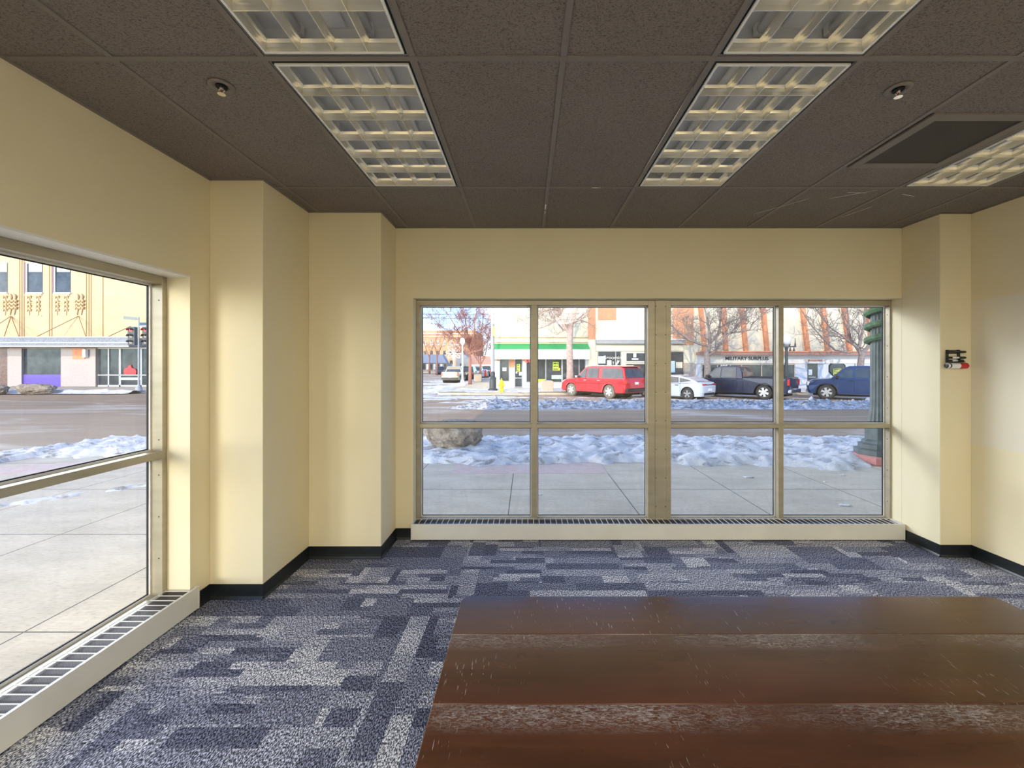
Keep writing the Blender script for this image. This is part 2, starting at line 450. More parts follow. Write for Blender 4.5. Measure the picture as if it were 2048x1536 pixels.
# ---------------------------------------------------------------- ceiling
XS = [-2.45, -1.68, -1.07, -.46, .149, .758, 1.368, 1.985, 2.60, 3.21, 3.9]
YS = [YB-.2, -4.407, -3.187, -1.967, -.747, .473, 1.693, 2.913, 4.02]
lights = {(2, 5), (2, 6), (5, 5), (5, 6), (8, 6)}
back = {(2, 1), (2, 2), (5, 1), (5, 2), (8, 1), (8, 2), (2, 3), (5, 3), (8, 3)}
vent = (7, 6)
bm = bmesh.new()
for i in range(len(XS)-1):
    for j in range(len(YS)-1):
        if (i, j) in lights or (i, j) in back: continue
        x0, x1, y0, y1 = XS[i], XS[i+1], YS[j], YS[j+1]
        if (i, j) == vent:
            box(bm, x0, x1, y0, y0+.37, ZC+.004, ZC+.02); box(bm, x0, x1, y0+.93, y1, ZC+.004, ZC+.02)
            continue
        box(bm, x0+.004, x1-.004, y0+.004, y1-.004, ZC+.004, ZC+.02)
ceil = struct(bfly(bm, 'ceiling', M_TILE))
bm = bmesh.new()
for x in XS[1:-1]: box(bm, x-.0125, x+.0125, YS[0], YF, ZC-.001, ZC+.006)
for y in YS[1:-1]: box(bm, XL, XR, y-.0125, y+.0125, ZC-.0018, ZC+.0052)
# perimeter angle
for s in ((XL, XL+.02, YB, 2.797), (XL, -1.748, 2.777, 2.797), (-1.768, -1.748, 2.797, 3.383), (-1.768, -1.16, 3.363, 3.383),
          (-1.18, -1.16, 3.383, YF), (-1.18, FX1, YF-.02, YF), (FX1-.02, FX1, 3.412, YF), (FX1, XR, 3.392, 3.412), (XR-.02, XR, YB, 3.412)):
    box(bm, *s, ZC-.003, ZC+.004)
g = bfly(bm, 'ceiling_grid', M_TBAR, ceil)
bm = bmesh.new()
random.seed(3)
def chip(x0, y0, x1, y1, w):
    nseg = 7; a = []; b = []
    for k in range(nseg+1):
        t = k/nseg; x = x0+(x1-x0)*t; y = y0+(y1-y0)*t
        ww = w*(.25+random.random()) * (0.2 if k in (0, nseg) else 1)
        dx, dy = (0, 1) if abs(x1-x0) > abs(y1-y0) else (1, 0)
        a.append((x+dx*ww*.5, y+dy*ww*.5, ZC-.0025)); b.append((x-dx*ww*.5, y-dy*ww*.5, ZC-.0025))
    prism(bm, a+b[::-1], (0, 0, .001))
chip(.455, 2.913, .515, 2.913, .012); chip(.148, 3.20, .149, 3.32, .010); chip(.150, 3.35, .149, 3.42, .005)
chip(.742, 1.86, .746, 2.66, .004); chip(2.25, 3.10, 2.48, 2.95, .004); chip(2.72, 3.02, 2.85, 3.06, .006); chip(2.3, 2.99, 2.45, 3.0, .004)
chip(1.86, 3.42, 2.1, 3.1, .003); chip(2.63, 3.5, 2.7, 3.25, .003)
bfly(bm, 'peeled_paint', M_PEEL, ceil)
# slab and upper storeys of the building above, which keep the pavement in front in shade
struct(bfly(boxes((-2.45, 26, -14, 4.02, 3.2, 8.3)), 'roof', M_CREAM))
struct(bfly(boxes((3.9, 26, -14, 4.02, -.4, 3.2), (-2.45, 3.9, -14, YB-.2, -.4, 3.2)), 'wall_building', M_CREAM))

# ---------------------------------------------------------------- ceiling lights
def make_light(lit):
    r = empty('ceiling_light')
    w, l = .2775, .580     # half sizes of the white door frame
    H = ZC
    bm = bmesh.new()       # housing tray: open below
    W2, L2, T = .292, .597, .105
    box(bm, -W2, W2, -L2, L2, H+T, H+T+.01)
    for s in (-1, 1):
        box(bm, min(s*W2, s*(W2-.006)), max(s*W2, s*(W2-.006)), -L2, L2, H+.004, H+T)
        box(bm, -W2, W2, min(s*L2, s*(L2-.006)), max(s*L2, s*(L2-.006)), H+.004, H+T)
    bfly(bm, 'housing', M_WHITE, r)
    bm = bmesh.new()       # dark shadow gap round the frame
    for s in (-1, 1):
        box(bm, min(s*w, s*W2), max(s*w, s*W2), -L2, L2, H+.004, H+.006)
        box(bm, -w, w, min(s*l, s*L2), max(s*l, s*L2), H+.004, H+.006)
    bfly(bm, 'shadow_gap', M_BLACK, r)
    bm = bmesh.new()
    for s in (-1, 1):
        box(bm, min(s*w, s*(w-.009)), max(s*w, s*(w-.009)), -l, l, H-.004, H+.004)
        box(bm, -w+.009, w-.009, min(s*l, s*(l-.009)), max(s*l, s*(l-.009)), H-.004, H+.004)
    bfly(bm, 'frame', M_WHITE, r)
    # parabolic louvre: long blades and cross blades that widen upwards in a curve
    bm = bmesh.new()
    prof = [(.0012, 0), (.0016, .005), (.003, .018), (.006, .032), (.011, .044)]
    def blade(axis, pos, a, b, onesided=0):
        left = [(-q, z) for q, z in prof]; right = [(q, z) for q, z in prof[::-1]]
        if onesided: left, right = ([(-.0005, 0), (-.0005, .044)], right) if onesided > 0 else (left, [(.0005, .044), (.0005, 0)])
        pts = left+right
        if axis == 'y': prism(bm, [(pos+q, a, H-.002+z) for q, z in pts], (0, b-a, 0))
        else: prism(bm, [(a, pos+q, H-.002+z) for q, z in pts], (b-a, 0, 0))
    ww, ll = w-.009, l-.009
    for k in range(5):
        blade('y', -ww+2*ww*k/4, -ll, ll, 1 if k == 0 else (-1 if k == 4 else 0))
    for k in range(7):
        blade('x', -ll+2*ll*k/6, -ww, ww, 1 if k == 0 else (-1 if k == 6 else 0))
    o = bfly(bm, 'louver', M_LOUVER, r)
    for s in (-1, 1):
        bm = bmesh.new()
        tube(bm, [(s*.14, -.555, H+.076), (s*.14, .555, H+.076)], .019, 16)
        tb = bfly(bm, 'lamp_tube', M_TUBE_FILL if lit else M_TUBE, r, smooth=True)
        for e in (-1, 1):
            bfly(boxes((s*.14-.02, s*.14+.02, min(e*.555, e*.58), max(e*.555, e*.58), H+.062, H+T)), 'lamp_holder', M_WHITE, r, bevel=.003)
    bfly(boxes((-.055, .055, -.57, .57, H+.085, H+T)), 'ballast_cover', M_WHITE, r, bevel=.01)
    return r
p0 = make_light(False)
pl = {(2, 6): 'unlit louvred troffer left of centre, full length in view, near the corner piers',
      (2, 5): 'unlit louvred troffer cut by the top edge, left of centre',
      (5, 6): 'unlit louvred troffer right of centre, full length in view',
      (5, 5): 'unlit louvred troffer cut by the top edge, right of centre',
      (8, 6): 'unlit louvred troffer beside the square air vent near the right wall'}
first = True
for (i, j), lab in pl.items():
    o = p0 if first else copy_tree(p0); first = False
    o.location = ((XS[i]+XS[i+1])/2, (YS[j]+YS[j+1])/2, 0)
    tag(o, lab, 'ceiling light', 'recessed ceiling lights with louvres')
p1 = make_light(True); first = True  # unseen lit troffers, added behind the camera to fill the room
for (i, j) in sorted(back):
    o = p1 if first else copy_tree(p1); first = False
    x, y = (XS[i]+XS[i+1])/2, (YS[j]+YS[j+1])/2
    o.location = (x, y, 0)
    tag(o, 'added louvred troffer, unseen, giving fill light from the back of the room', 'ceiling light', 'added fill lights at the back of the room')
    l = bpy.data.lights.new('fill_glow', 'AREA'); l.shape = 'RECTANGLE'; l.size = .5; l.size_y = 1.1; l.energy = FILL_TROFFER_W; l.color = (1, .95, .84)
    lo = bpy.data.objects.new('fill_glow', l); COL.objects.link(lo); lo.parent = o; lo.location = (0, 0, ZC-.008)

# air vent
v = empty('air_vent', (2.30, 2.343, 0)); tag(v, 'square perforated dark return air vent in the ceiling beside the right troffer', 'vent')
bm = bmesh.new(); a, b = .28, .225
for s in (-1, 1):
    box(bm, min(s*a, s*b), max(s*a, s*b), -a, a, ZC-.004, ZC+.01); box(bm, -b, b, min(s*a, s*b), max(s*a, s*b), ZC-.004, ZC+.01)
bfly(bm, 'frame', M_TBAR, v, bevel=.002)
n = N('perforated_vent'); vo = n.new('TexVoronoi'); vo.inputs['Scale'].default_value = 95; vo.inputs['Randomness'].default_value = 0
n.link(n.co(), vo.inputs['Vector']); n.set(n.ramp(vo.outputs['Distance'], [(.25, (.006,.004,.003)), (.42, (.055,.042,.035))]), .6); 
bfly(boxes((-b, b, -b, b, ZC+.004, ZC+.008)), 'perforated_face', n.m, v)

# sprinklers
def sprinkler(x, y, lab):
    r = empty('sprinkler_head', (x, y, ZC)); tag(r, lab, 'sprinkler', 'ceiling sprinklers')
    bm = bmesh.new(); lathe(bm, [(.022, .004), (.024, -.001), (.040, -.006), (.050, -.004), (.052, -.0005), (.050, .004)], 32); bfly(bm, 'escutcheon', M_TBAR, r, smooth=True)
    bm = bmesh.new(); lathe(bm, [(.0225, -.0032), (.022, -.0066), (.004, -.0066), (.003, -.0032)], 24); bfly(bm, 'recess', M_BLACK, r)
    bm = bmesh.new(); lathe(bm, [(.008, 0), (.008, -.012), (.005, -.016)], 12)
    for s in (-1, 1): tube(bm, [(s*.007, 0, -.010), (s*.013, 0, -.02), (s*.004, 0, -.033)], .0022, 6)
    bfly(bm, 'sprinkler_frame', M_STEEL, r)
    bm = bmesh.new(); tube(bm, [(0, 0, -.014), (0, 0, -.030)], .0022, 8); bfly(bm, 'bulb', M_TAIL, r)
    bm = bmesh.new(); lathe(bm, [(.004, -.032), (.016, -.034), (.0165, -.036), (.003, -.036)], 16); bfly(bm, 'deflector', M_CHROME, r)
sprinkler(-1.36, 1.86, 'small sprinkler head in the ceiling left of the troffers')
sprinkler(1.676, 1.88, 'small sprinkler head in the ceiling between right troffer and vent')

# ================================================================ WINDOWS
def window_front():
    r = struct(empty('window_1', (0, 0, 0)))
    y0, y1 = 3.868, 3.955; z0, z1 = .115, 2.172; yg = 3.935
    def unit(x0, x1, xm0, xm1, lw, rw):
        bm = bmesh.new()
        box(bm, x0, x0+lw, y0, y1, z0, z1); box(bm, x1-rw, x1, y0, y1, z0, z1)
        box(bm, x0+lw, x1-rw, y0, y1, z1-.047, z1); box(bm, x0+lw, x1-rw, y0, y1, z0, z0+.03)
        bfly(bm, 'frame', M_FRAME, r, bevel=.0015, seg=1)
        bfly(boxes((xm0, xm1, y0, y1, z0+.03, z1-.047)), 'mullion', M_FRAME, r, bevel=.0015, seg=1)
        for a, b in ((x0+lw, xm0), (xm1, x1-rw)):
            bfly(boxes((a, b, y0, y1, .986, 1.023)), 'transom', M_FRAME, r, bevel=.0015, seg=1)
            for za, zb in ((z0+.03, .986), (1.023, z1-.047)):
                bm = bmesh.new(); g = .009
                for s in ((a, a+g, za, zb), (b-g, b, za, zb), (a+g, b-g, za, za+g), (a+g, b-g, zb-g, zb)):
                    box(bm, s[0], s[1], yg-.012, yg-.004, s[2], s[3])
                bfly(bm, 'glazing_bead', M_LIP, r)
                bm = bmesh.new(); k = .005; a2, b2, c2, d2 = a+g, b-g, za+g, zb-g
                for s in ((a2, a2+k, c2, d2), (b2-k, b2, c2, d2), (a2, b2, c2, c2+k), (a2, b2, d2-k, d2)):
                    box(bm, s[0], s[1], yg-.004, yg+.004, s[2], s[3])
                bfly(bm, 'gasket', M_GASKET, r)
                bfly(boxes((a, b, yg, yg+.006, za, zb)), 'pane', M_GLASS, r)
    unit(FX0, 1.192, .046, .097, .034, .064)
    unit(1.295, FX1, 2.339, 2.385, .046, .016)
    bfly(boxes((1.192, 1.295, y0-.006, y1, z0, z1)), 'cover_plate', M_FRAME, r, bevel=.002, seg=1)
    bm = bmesh.new()
    for x in (1.200, 1.287):
        z = .26
        while z < 2.12:
            lathe(bm, [(.0042, y0-.006), (.0045, y0-.0075), (.002, y0-.0085)], 8, c=(x, 0, z), axis='y'); z += .265
    bfly(bm, 'screw', M_SCREW, r)
    bm = bmesh.new(); z = .30
    while z < 2.1:
        lathe(bm, [(.005, -.0008), (.005, .0)], 8, c=(FX1-.016, 3.893, z), axis='x'); z += .29
    bfly(bm, 'screw_hole', M_SCREW, r)
    return r
window_front()

def window_left(idx, ya, yb, mull):
    r = struct(empty('window_%d' % idx))
    x0, x1 = -2.372, -2.270; z0, z1 = .10, LZT-.002; xg = -2.352
    bm = bmesh.new(); s = .034
    box(bm, x0, x1, ya, ya+s, z0, z1); box(bm, x0, x1, yb-s, yb, z0, z1)
    box(bm, x0, x1, ya+s, yb-s, z1-.05, z1); box(bm, x0, x1, ya+s, yb-s, z0, z0+.03)
    bfly(bm, 'frame', M_FRAME, r, bevel=.0015, seg=1)
    ys = [ya+s]+[m for m in mull]+[yb-s]
    for m in mull: bfly(boxes((x0, x1, m-.024, m+.024, z0+.03, z1-.05)), 'mullion', M_FRAME, r, bevel=.0015, seg=1)
    for k in range(len(ys)-1):
        a = ys[k]+(.024 if k else 0); b = ys[k+1]-(.024 if k+1 < len(ys)-1 else 0)
        bfly(boxes((x0, x1, a, b, .986, 1.030)), 'transom', M_FRAME, r, bevel=.0015, seg=1)
        for za, zb in ((z0+.03, .986), (1.030, z1-.05)):
            bm = bmesh.new(); g = .010
            for q in ((a, a+g, za, zb), (b-g, b, za, zb), (a+g, b-g, za, za+g), (a+g, b-g, zb-g, zb)):
                box(bm, xg+.004, xg+.014, q[0], q[1], q[2], q[3])
            bfly(bm, 'glazing_bead', M_LIP, r)
            bm = bmesh.new(); k2 = .006; a2, b2, c2, d2 = a+g, b-g, za+g, zb-g
            for q in ((a2, a2+k2, c2, d2), (b2-k2, b2, c2, d2), (a2, b2, c2, c2+k2), (a2, b2, d2-k2, d2)):
                box(bm, xg-.004, xg+.004, q[0], q[1], q[2], q[3])
            bfly(bm, 'gasket', M_GASKET, r)
            bfly(boxes((xg-.006, xg, a, b, za, zb)), 'pane', M_GLASS, r)
    if idx == 2:
        bm = bmesh.new()
        for z in (.36, .62, .88, 1.10, 1.97):
            lathe(bm, [(.0045, yb-s), (.0045, yb-s-.001)], 8, c=(-2.292, 0, z), axis='y')
        bfly(bm, 'screw_hole', M_SCREW, r)
        bfly(boxes((XL-.14, XL+.0015, ya, yb, LZT-.004, LZT), (XL-.003, XL+.0015, ya, yb+.003, LZT, LZT+.008)), 'head_liner', M_WHITE, r)
    return r
window_left(2, LY0, LY1, [1.30, .10])

# ---------------------------------------------------------------- heaters under the windows
def heater(name, length, depth, lab, loc, rz):
    """local: runs along +x from 0 to length, front at y=0 facing -y, back at y=depth"""
    r = empty(name, loc, rz); tag(r, lab, 'heater')
    zt = .150; zb = .012
    bm = bmesh.new()
    box(bm, .012, length-.012, 0, .004, zb, zt-.003); box(bm, .012, length-.012, .004, .016, zt-.012, zt-.003)
    box(bm, .012, length-.012, .004, .02, zb, zb+.004)
    bfly(bm, 'front_panel', M_HEAT, r, bevel=.0012, seg=1)
    for a in (0, length-.05):
        bfly(boxes((a, a+.05, -.002, depth, zb-.002, zt)), 'end_cap', M_HEAT, r, bevel=.002, seg=1) if False else None
    for a, b in ((0, .012), (length-.012, length)):
        bfly(boxes((a, b, -.002, depth, zb-.002, zt)), 'end_cap', M_HEAT, r, bevel=.002, seg=1)
    bm = bmesh.new()
    box(bm, .012, length-.012, .0, .016, zt-.003, zt); box(bm, .012, length-.012, depth-.006, depth, zt-.003, zt)
    nb = int(length/.0515); st = (length-.024)/nb
    for k in range(1, nb): box(bm, .012+k*st-.0028, .012+k*st+.0028, .016, depth-.006, zt-.003, zt)
    bfly(bm, 'top_grille', M_HEAT, r)
    bm = bmesh.new(); box(bm, .014, length-.014, .01, depth-.004, zt-.03, zt-.016)
    bfly(bm, 'heating_fins', M_FIN, r)
    k = .4
    while k < length: bfly(boxes((k, k+.03, .03, .06, 0, zt-.03)), 'foot', M_HEAT, r); k += 1.1
heater('baseboard_heater', 3.375+1.031, .150, 'long cream baseboard heater with slotted top under the front window', (-1.031, 3.715, 0), 0)
heater('baseboard_heater', 2.675+.48, .172, 'cream baseboard heater with slotted top under the left window', (-2.097, -.48, 0), PI/2)

# ================================================================ TABLE
t = empty('table', (0, 0, 0)); tag(t, 'large dark brown plank table with scuffed glossy top on the carpet', 'table')
TX0, TX1, TY0, TY1, TZ = -.223, 1.625, .52, 1.448, .760
def plank(ya, yb, rb=0, rf=0):
    pts = []
    def corner(cx, cy, r, a0):
        if r == 0: pts.append((cx, cy)); return
        sx = 1 if cx > 0 else -1; sy = 1 if a0 in (0, 90) else -1
        ox, oy = cx-sx*r, cy-sy*r
        for k in range(7):
            a = math.radians(a0+90*k/6); pts.append((ox+r*math.cos(a), oy+r*math.sin(a)))
    corner(TX1, ya, rf, 270); corner(TX1, yb, rb, 0); corner(TX0, yb, rb, 90); corner(TX0, ya, rf, 180)
    return [(x, y, TZ-.028) for x, y in pts]
edges = [TY0, .728, .985, 1.2424, TY1]
for k in range(4):
    bm = bmesh.new(); prism(bm, plank(edges[k]+.0008, edges[k+1]-.0008, .032 if k == 3 else 0, .032 if k == 0 else 0), (0, 0, .028))
    bfly(bm, 'plank', M_TABLE, t, bevel=.0022)
bfly(boxes((TX0+.09, TX1-.09, TY1-.11, TY1-.09, TZ-.118, TZ-.029), (TX0+.09, TX1-.09, TY0+.09, TY0+.11, TZ-.118, TZ-.029),
           (TX0+.09, TX0+.11, TY0+.11, TY1-.11, TZ-.118, TZ-.029), (TX1-.11, TX1-.09, TY0+.11, TY1-.11, TZ-.118, TZ-.029)), 'apron', M_TABLE, t)
for x in (TX0+.125, TX1-.125):
    for y in (TY0+.125, TY1-.125):
        bm = bmesh.new()
        a, b = .034, .022
        v = [bm.verts.new((x+sx*q, y+sy*q, z)) for q, z in ((b, 0), (a, TZ-.03)) for sx, sy in ((-1,-1),(1,-1),(1,1),(-1,1))]
        for f in ((3,2,1,0),(4,5,6,7),(0,1,5,4),(1,2,6,5),(2,3,7,6),(3,0,4,7)): bm.faces.new([v[i] for i in f])
        bfly(bm, 'leg', M_TABLE, t, bevel=.004)

# ================================================================ MARKER HOLDER ON THE RIGHT PIER
PY = 3.412
def PX(px): return (px-1053)*PY/834
def PZ(py): return EYE+(733-py)*PY/834
h = empty('marker_holder', (PX(1905), PY, PZ(712))); tag(h, 'small black marker holder stuck on the right pier', 'holder')
bfly(boxes((-.058, -.042, -.012, 0, -.045, .050)), 'upright', M_BLACKP, h, bevel=.002)
bfly(boxes((.034, .052, -.012, 0, -.045, .050)), 'upright', M_BLACKP, h, bevel=.002)
for q_ in ((-.042, .034, -.006, 0, .044, .049), (-.042, .034, -.006, 0, .018, .023), (-.06, .054, -.05, 0, -.054, -.046)): bfly(boxes(q_), 'rack_bar', M_BLACKP, h, bevel=.001)
def marker(px0, px1, py, capleft, lab, label=True):
    z = PZ(py); x0, x1 = PX(px0), PX(px1); y = PY-.022
    m = empty('marker_pen', ((x0+x1)/2, y, z)); tag(m, lab, 'marker', 'dry-erase markers in the black holder')
    L = (x1-x0)/2
    bm = bmesh.new(); lathe(bm, [(.004, -L), (.008, -L+.006), (.0085, -L+.05), (.0085, L*.3), (.0085, L*.3+.001)], 16, axis='x'); bfly(bm, 'barrel', M_BLACKP, m, smooth=True)
    bm = bmesh.new(); lathe(bm, [(.0095, L*.3), (.0095, L-.008), (.006, L)], 16, axis='x'); bfly(bm, 'cap', M_BLACKP, m, smooth=True)
    if label:
        bm = bmesh.new(); lathe(bm, [(.0087, -L+.045), (.0087, L*.24)], 16, axis='x'); bfly(bm, 'paper_band', M_PAPER, m, smooth=True)
marker(1888, 1926, 704.0, 1, 'black marker on the top rung of the wall holder', False)
marker(1887, 1926, 715.5, 1, 'marker with white band in the middle of the wall holder')
marker(1887, 1922, 721.5, 1, 'marker with white band lying lowest, just above the spray bottle')
bt = empty('cleaner_bottle', (PX(1907), PY-.028, PZ(731.5))); tag(bt, 'small white cleaner bottle with red label lying in the marker holder', 'bottle')
bm = bmesh.new(); lathe(bm, [(.018, -.055), (.0225, -.050), (.0235, -.04), (.0235, .075), (.021, .084), (.008, .087)], 20, axis='x'); bfly(bm, 'bottle_body', M_PAPER, bt, smooth=True)
bm = bmesh.new(); lathe(bm, [(.0237, .012), (.0238, .02), (.0238, .074), (.0237, .076)], 20, axis='x'); bfly(bm, 'label_band', M_TAIL, bt, smooth=True)
bm = bmesh.new(); lathe(bm, [(.012, -.090), (.019, -.088), (.020, -.058), (.012, -.055)], 16, axis='x', flute=.08); bfly(bm, 'cap', M_BLACKP, bt)
bm = bmesh.new(); lathe(bm, [(.0203, -.084), (.0204, -.070)], 16, axis='x'); bfly(bm, 'cap_stripe', M_PAPER, bt)
# ================================================================ OUTSIDE: GROUND
ZW, ZS = -.15, -.36     # pavement and street levels
def at(px, py, Y): return Vector(((px-CX)*Y/F, Y, EYE+(CY-py)*Y/F))
def flat(name, pts, z0, z1, mat, kind=True):
    bm = bmesh.new(); prism(bm, [(x, y, z0) for x, y in pts], (0, 0, z1-z0)); o = bfly(bm, name, mat)
    return struct(o) if kind else o
flat('street', [(-140, -30), (90, -30), (90, 260), (-140, 260)], -.5, ZS, M_ASPH)
arc = [(-7.5+2.7*math.cos(math.radians(a)), 7.1+2.7*math.sin(math.radians(a))) for a in range(90, 181, 15)]
flat('pavement', [(-2.4, -14), (-2.4, 4.0), (40, 4.0), (40, 9.8)]+arc+[(-10.2, -14)], -.45, ZW, M_WALK)
flat('brick_paving', [(-1.2, 6.65), (1.3, 6.65), (1.3, 9.6), (-1.2, 9.6)], ZW, ZW+.004, M_BRICKPAVE)
flat('brick_paving', [(-9.9, 5.6), (-9.5, 5.4), (-8.6, 6.35), (-6.6, 7.15), (-5.2, 7.3), (-5.2, 8.2), (-6.9, 7.9), (-8.9, 7.1), (-10, 6.2)], ZW, ZW+.004, M_BRICKPAVE)
flat('far_pavement', [(-6.0, 28.2), (60, 28.2), (60, 34), (-2.8, 34), (-2.8, 200), (-6.0, 200)], -.45, -.2, M_WALK)
flat('crossing_pavement', [(-90, 29.6), (-29, 29.6), (-26.5, 32), (-26.5, 200), (-30, 200), (-30, 36), (-90, 36)], -.45, -.2, M_WALK)

def snow(name, x0, x1, y0, y1, nx, ny, h, mat, lab, cat='snow'):
    bm = bmesh.new(); g = []
    for j in range(ny+1):
        row = []
        for i in range(nx+1):
            x = x0+(x1-x0)*i/nx; y = y0+(y1-y0)*j/ny
            row.append(bm.verts.new((x, y, h(x, y))))
        g.append(row)
    for j in range(ny):
        for i in range(nx):
            bm.faces.new((g[j][i], g[j][i+1], g[j+1][i+1], g[j+1][i]))
    o = bfly(bm, name, mat, smooth=True); tag(o, lab, cat, kind='stuff'); return o
def nz(x, y, s, k=0): return noise.fractal(Vector((x*s, y*s, k)), .7, 2.1, 6)
def ss(t): t = max(0, min(1, t)); return t*t*(3-2*t)
def near(x, y):
    ye = 7.12+.35*nz(x, 0, .5, 3)+.12*nz(x, y, 2.5, 9)-(.35*ss((x-3.2)/1.5)-.25*ss((x-5)/1.5))
    if x < -2.6: ye += .5*ss((-2.6-x)/3)
    e = ss((y-ye)/.5)*(1-ss((y-10.2)/.5))
    drop = .17*ss((y-9.6)/.5)
    return ZW-.05-drop*.9 + e*(.15+.035*nz(x, y, .9, 1)+.05*nz(x*1.0, y, 3.2, 5)+.03*nz(x, y, 9, 2))
snow('roadside_snow', -9.6, 24, 6.3, 10.8, 520, 88, near, M_SNOW, 'trampled snow lying along the kerb beyond the front pavement')
def leftp(x, y):
    # ragged strip running diagonally across the sunlit pavement
    t = (x+7.6)/2.6; yc = 4.5+.95*(x+7.1); d = abs((y-yc)*.72)
    e = ss(1-d/(.26+.16*nz(x, y, 1.7, 2)))
    return ZW-.02+e*(.035+.03*nz(x, y, 4, 4)) - .02*ss(-nz(x, y, 3, 8)*3)
snow('pavement_snow', -7.8, -4.6, 3.6, 7.2, 90, 90, leftp, M_SNOW, 'thin melting snow strip across the sunlit pavement outside the left window')
def kerbs(x, y):
    dx, dy = x+7.5, y-7.1; r = math.hypot(dx, dy)
    e = ss((r-1.75-.25*nz(x, y, 1.1, 1))/.35)*(1-ss((r-2.85-.25*nz(x, y, .8, 6))/.35))
    if x > -7.0: e = 0
    return ZW-.26*ss((r-2.6)/.3)-.03+e*(.11+.06*nz(x, y, 2.4, 7)+.03*nz(x, y, 8, 3))
snow('corner_snow', -11.2, -6.9, 3.0, 10.6, 110, 150, kerbs, M_SNOW, 'bright sunlit snow bank round the street corner kerb')
def ridge(x, y):
    yc = 19.7+.5*nz(x, 0, .12, 3); e = ss(1-abs(y-yc)/(1.25+.3*nz(x, 1, .4, 5)))*ss((x+4.2)/2.5)
    a = abs(nz(x, y, 1.5, 2))
    return ZS-.04+e*(.20+.27*a+.17*abs(nz(x, y, 4.5, 1))+.07*nz(x, y, 11, 1))
snow('ploughed_snow_ridge', -5, 34, 17.6, 21.8, 480, 60, ridge, M_SNOW_DIRTY, 'rough grey ploughed snow ridge along the middle of the street')
def tracks(x, y):
    e = ss((.10+nz(x*.25, y, .55, 11))*2.6)*ss((y-21.6)/.6)
    return ZS-.02+.055*e+.02*nz(x, y, 2.2, 4)*e
snow('street_snow', -6, 36, 21.4, 28.4, 260, 60, tracks, M_SNOW, 'thin sunlit snow under the cars parked across the street')
def farwalk(x, y):
    e = ss((.25+nz(x*.5, y, .6, 21))*2)*(1-ss((y-33.2)/.6))
    return -.215+.07*e
snow('far_pavement_snow', -6.2, 36, 28.1, 34, 220, 50, farwalk, M_SNOW, 'snow covering the pavement in front of the shops')
def farcorner(x, y):
    e = ss((.12+nz(x*.5, y, .5, 31))*2.2)*ss((y-24)/2)
    bank = .3*math.exp(-((x+6.6)/.8)**2)*ss((y-29)/3)
    return ZS-.02+.06*e+bank*(.8+.3*nz(x, y, 1.2, 3))
snow('corner_crossing_snow', -14, -5.9, 23, 60, 70, 180, farcorner, M_SNOW, 'patchy snow at the far corner beyond the crossing')
def leftbank(x, y):
    e = ss(1-abs(y-29.3)/(.55+.2*nz(x, 0, .4, 1)))
    return -.30+e*(.22+.08*nz(x, y, 1, 1))
snow('far_kerb_snow', -62, -27.5, 28.3, 30.3, 200, 16, leftbank, M_SNOW, 'white snow line along the kerb in front of the yellow brick building')
def bits(x, y, r, lab):
    bm = bmesh.new(); random.seed(int(x*100)); pts = []
    for k in range(11):
        a = 2*PI*k/11; q = r*(.5+random.random()*.6); pts.append((x+q*1.7*math.cos(a), y+q*.8*math.sin(a), ZW))
    prism(bm, pts, (0, 0, .012)); o = bfly(bm, 'snow_lump', M_SNOW, bevel=.004); tag(o, lab, 'snow lump', 'snow lumps on the front pavement')
for px, py, r, lab in ((1497, 955, .06, 'snow scrap on the pavement seen in the third lower pane'), (1686, 1011, .055, 'snow scrap nearest the glass in the right lower pane'),
                      (1686, 951, .03, 'tiny snow crumb far back in the right lower pane'), (1078, 990, .035, 'snow scrap beside the second lower pane mullion'), (1651, 964, .02, 'tiny snow crumb left in the right lower pane')):
    Y = F*(EYE-ZW)/(py-CY); bits((px-CX)*Y/F, Y, r, lab)

def rock(name, loc, size, seed, mat, lab, wide_top=.25):
    bm = bmesh.new(); bmesh.ops.create_icosphere(bm, subdivisions=5, radius=1)
    for v in bm.verts:
        p = v.co.copy(); k = 1+.20*nz(p.x, p.y, 1.1, p.z+seed)+.05*noise.noise(p*6+Vector((seed, 0, 0)))
        q = abs(noise.noise(p*2.3+Vector((0, seed, 0))))
        k -= .09*q
        t = (p.z+1)/2
        v.co = Vector((p.x*size[0]*k*(1-wide_top+wide_top*1.6*t), p.y*size[1]*k*(1-wide_top+wide_top*1.4*t), max(-.96, min(.82, p.z*k))*size[2]))
    o = bfly(bm, name, mat, smooth=True, loc=loc); tag(o, lab, 'rock'); return o
b = rock('boulder', (-1.47, 8.55, ZW+.30), (.60, .45, .36), 3.3, M_ROCK, 'big tan sandstone boulder in the snow beyond the front pavement')
rock('boulder', (-33.6, 28.6, ZS+.38), (1.35, .6, .42), 8.1, M_ROCK, 'long tan boulder on the far corner before the purple panel', .1)
rock('boulder', (-36.2, 28.3, ZS+.34), (1.0, .6, .42), 5.6, M_ROCK, 'round boulder left of the long far corner boulder', .1)

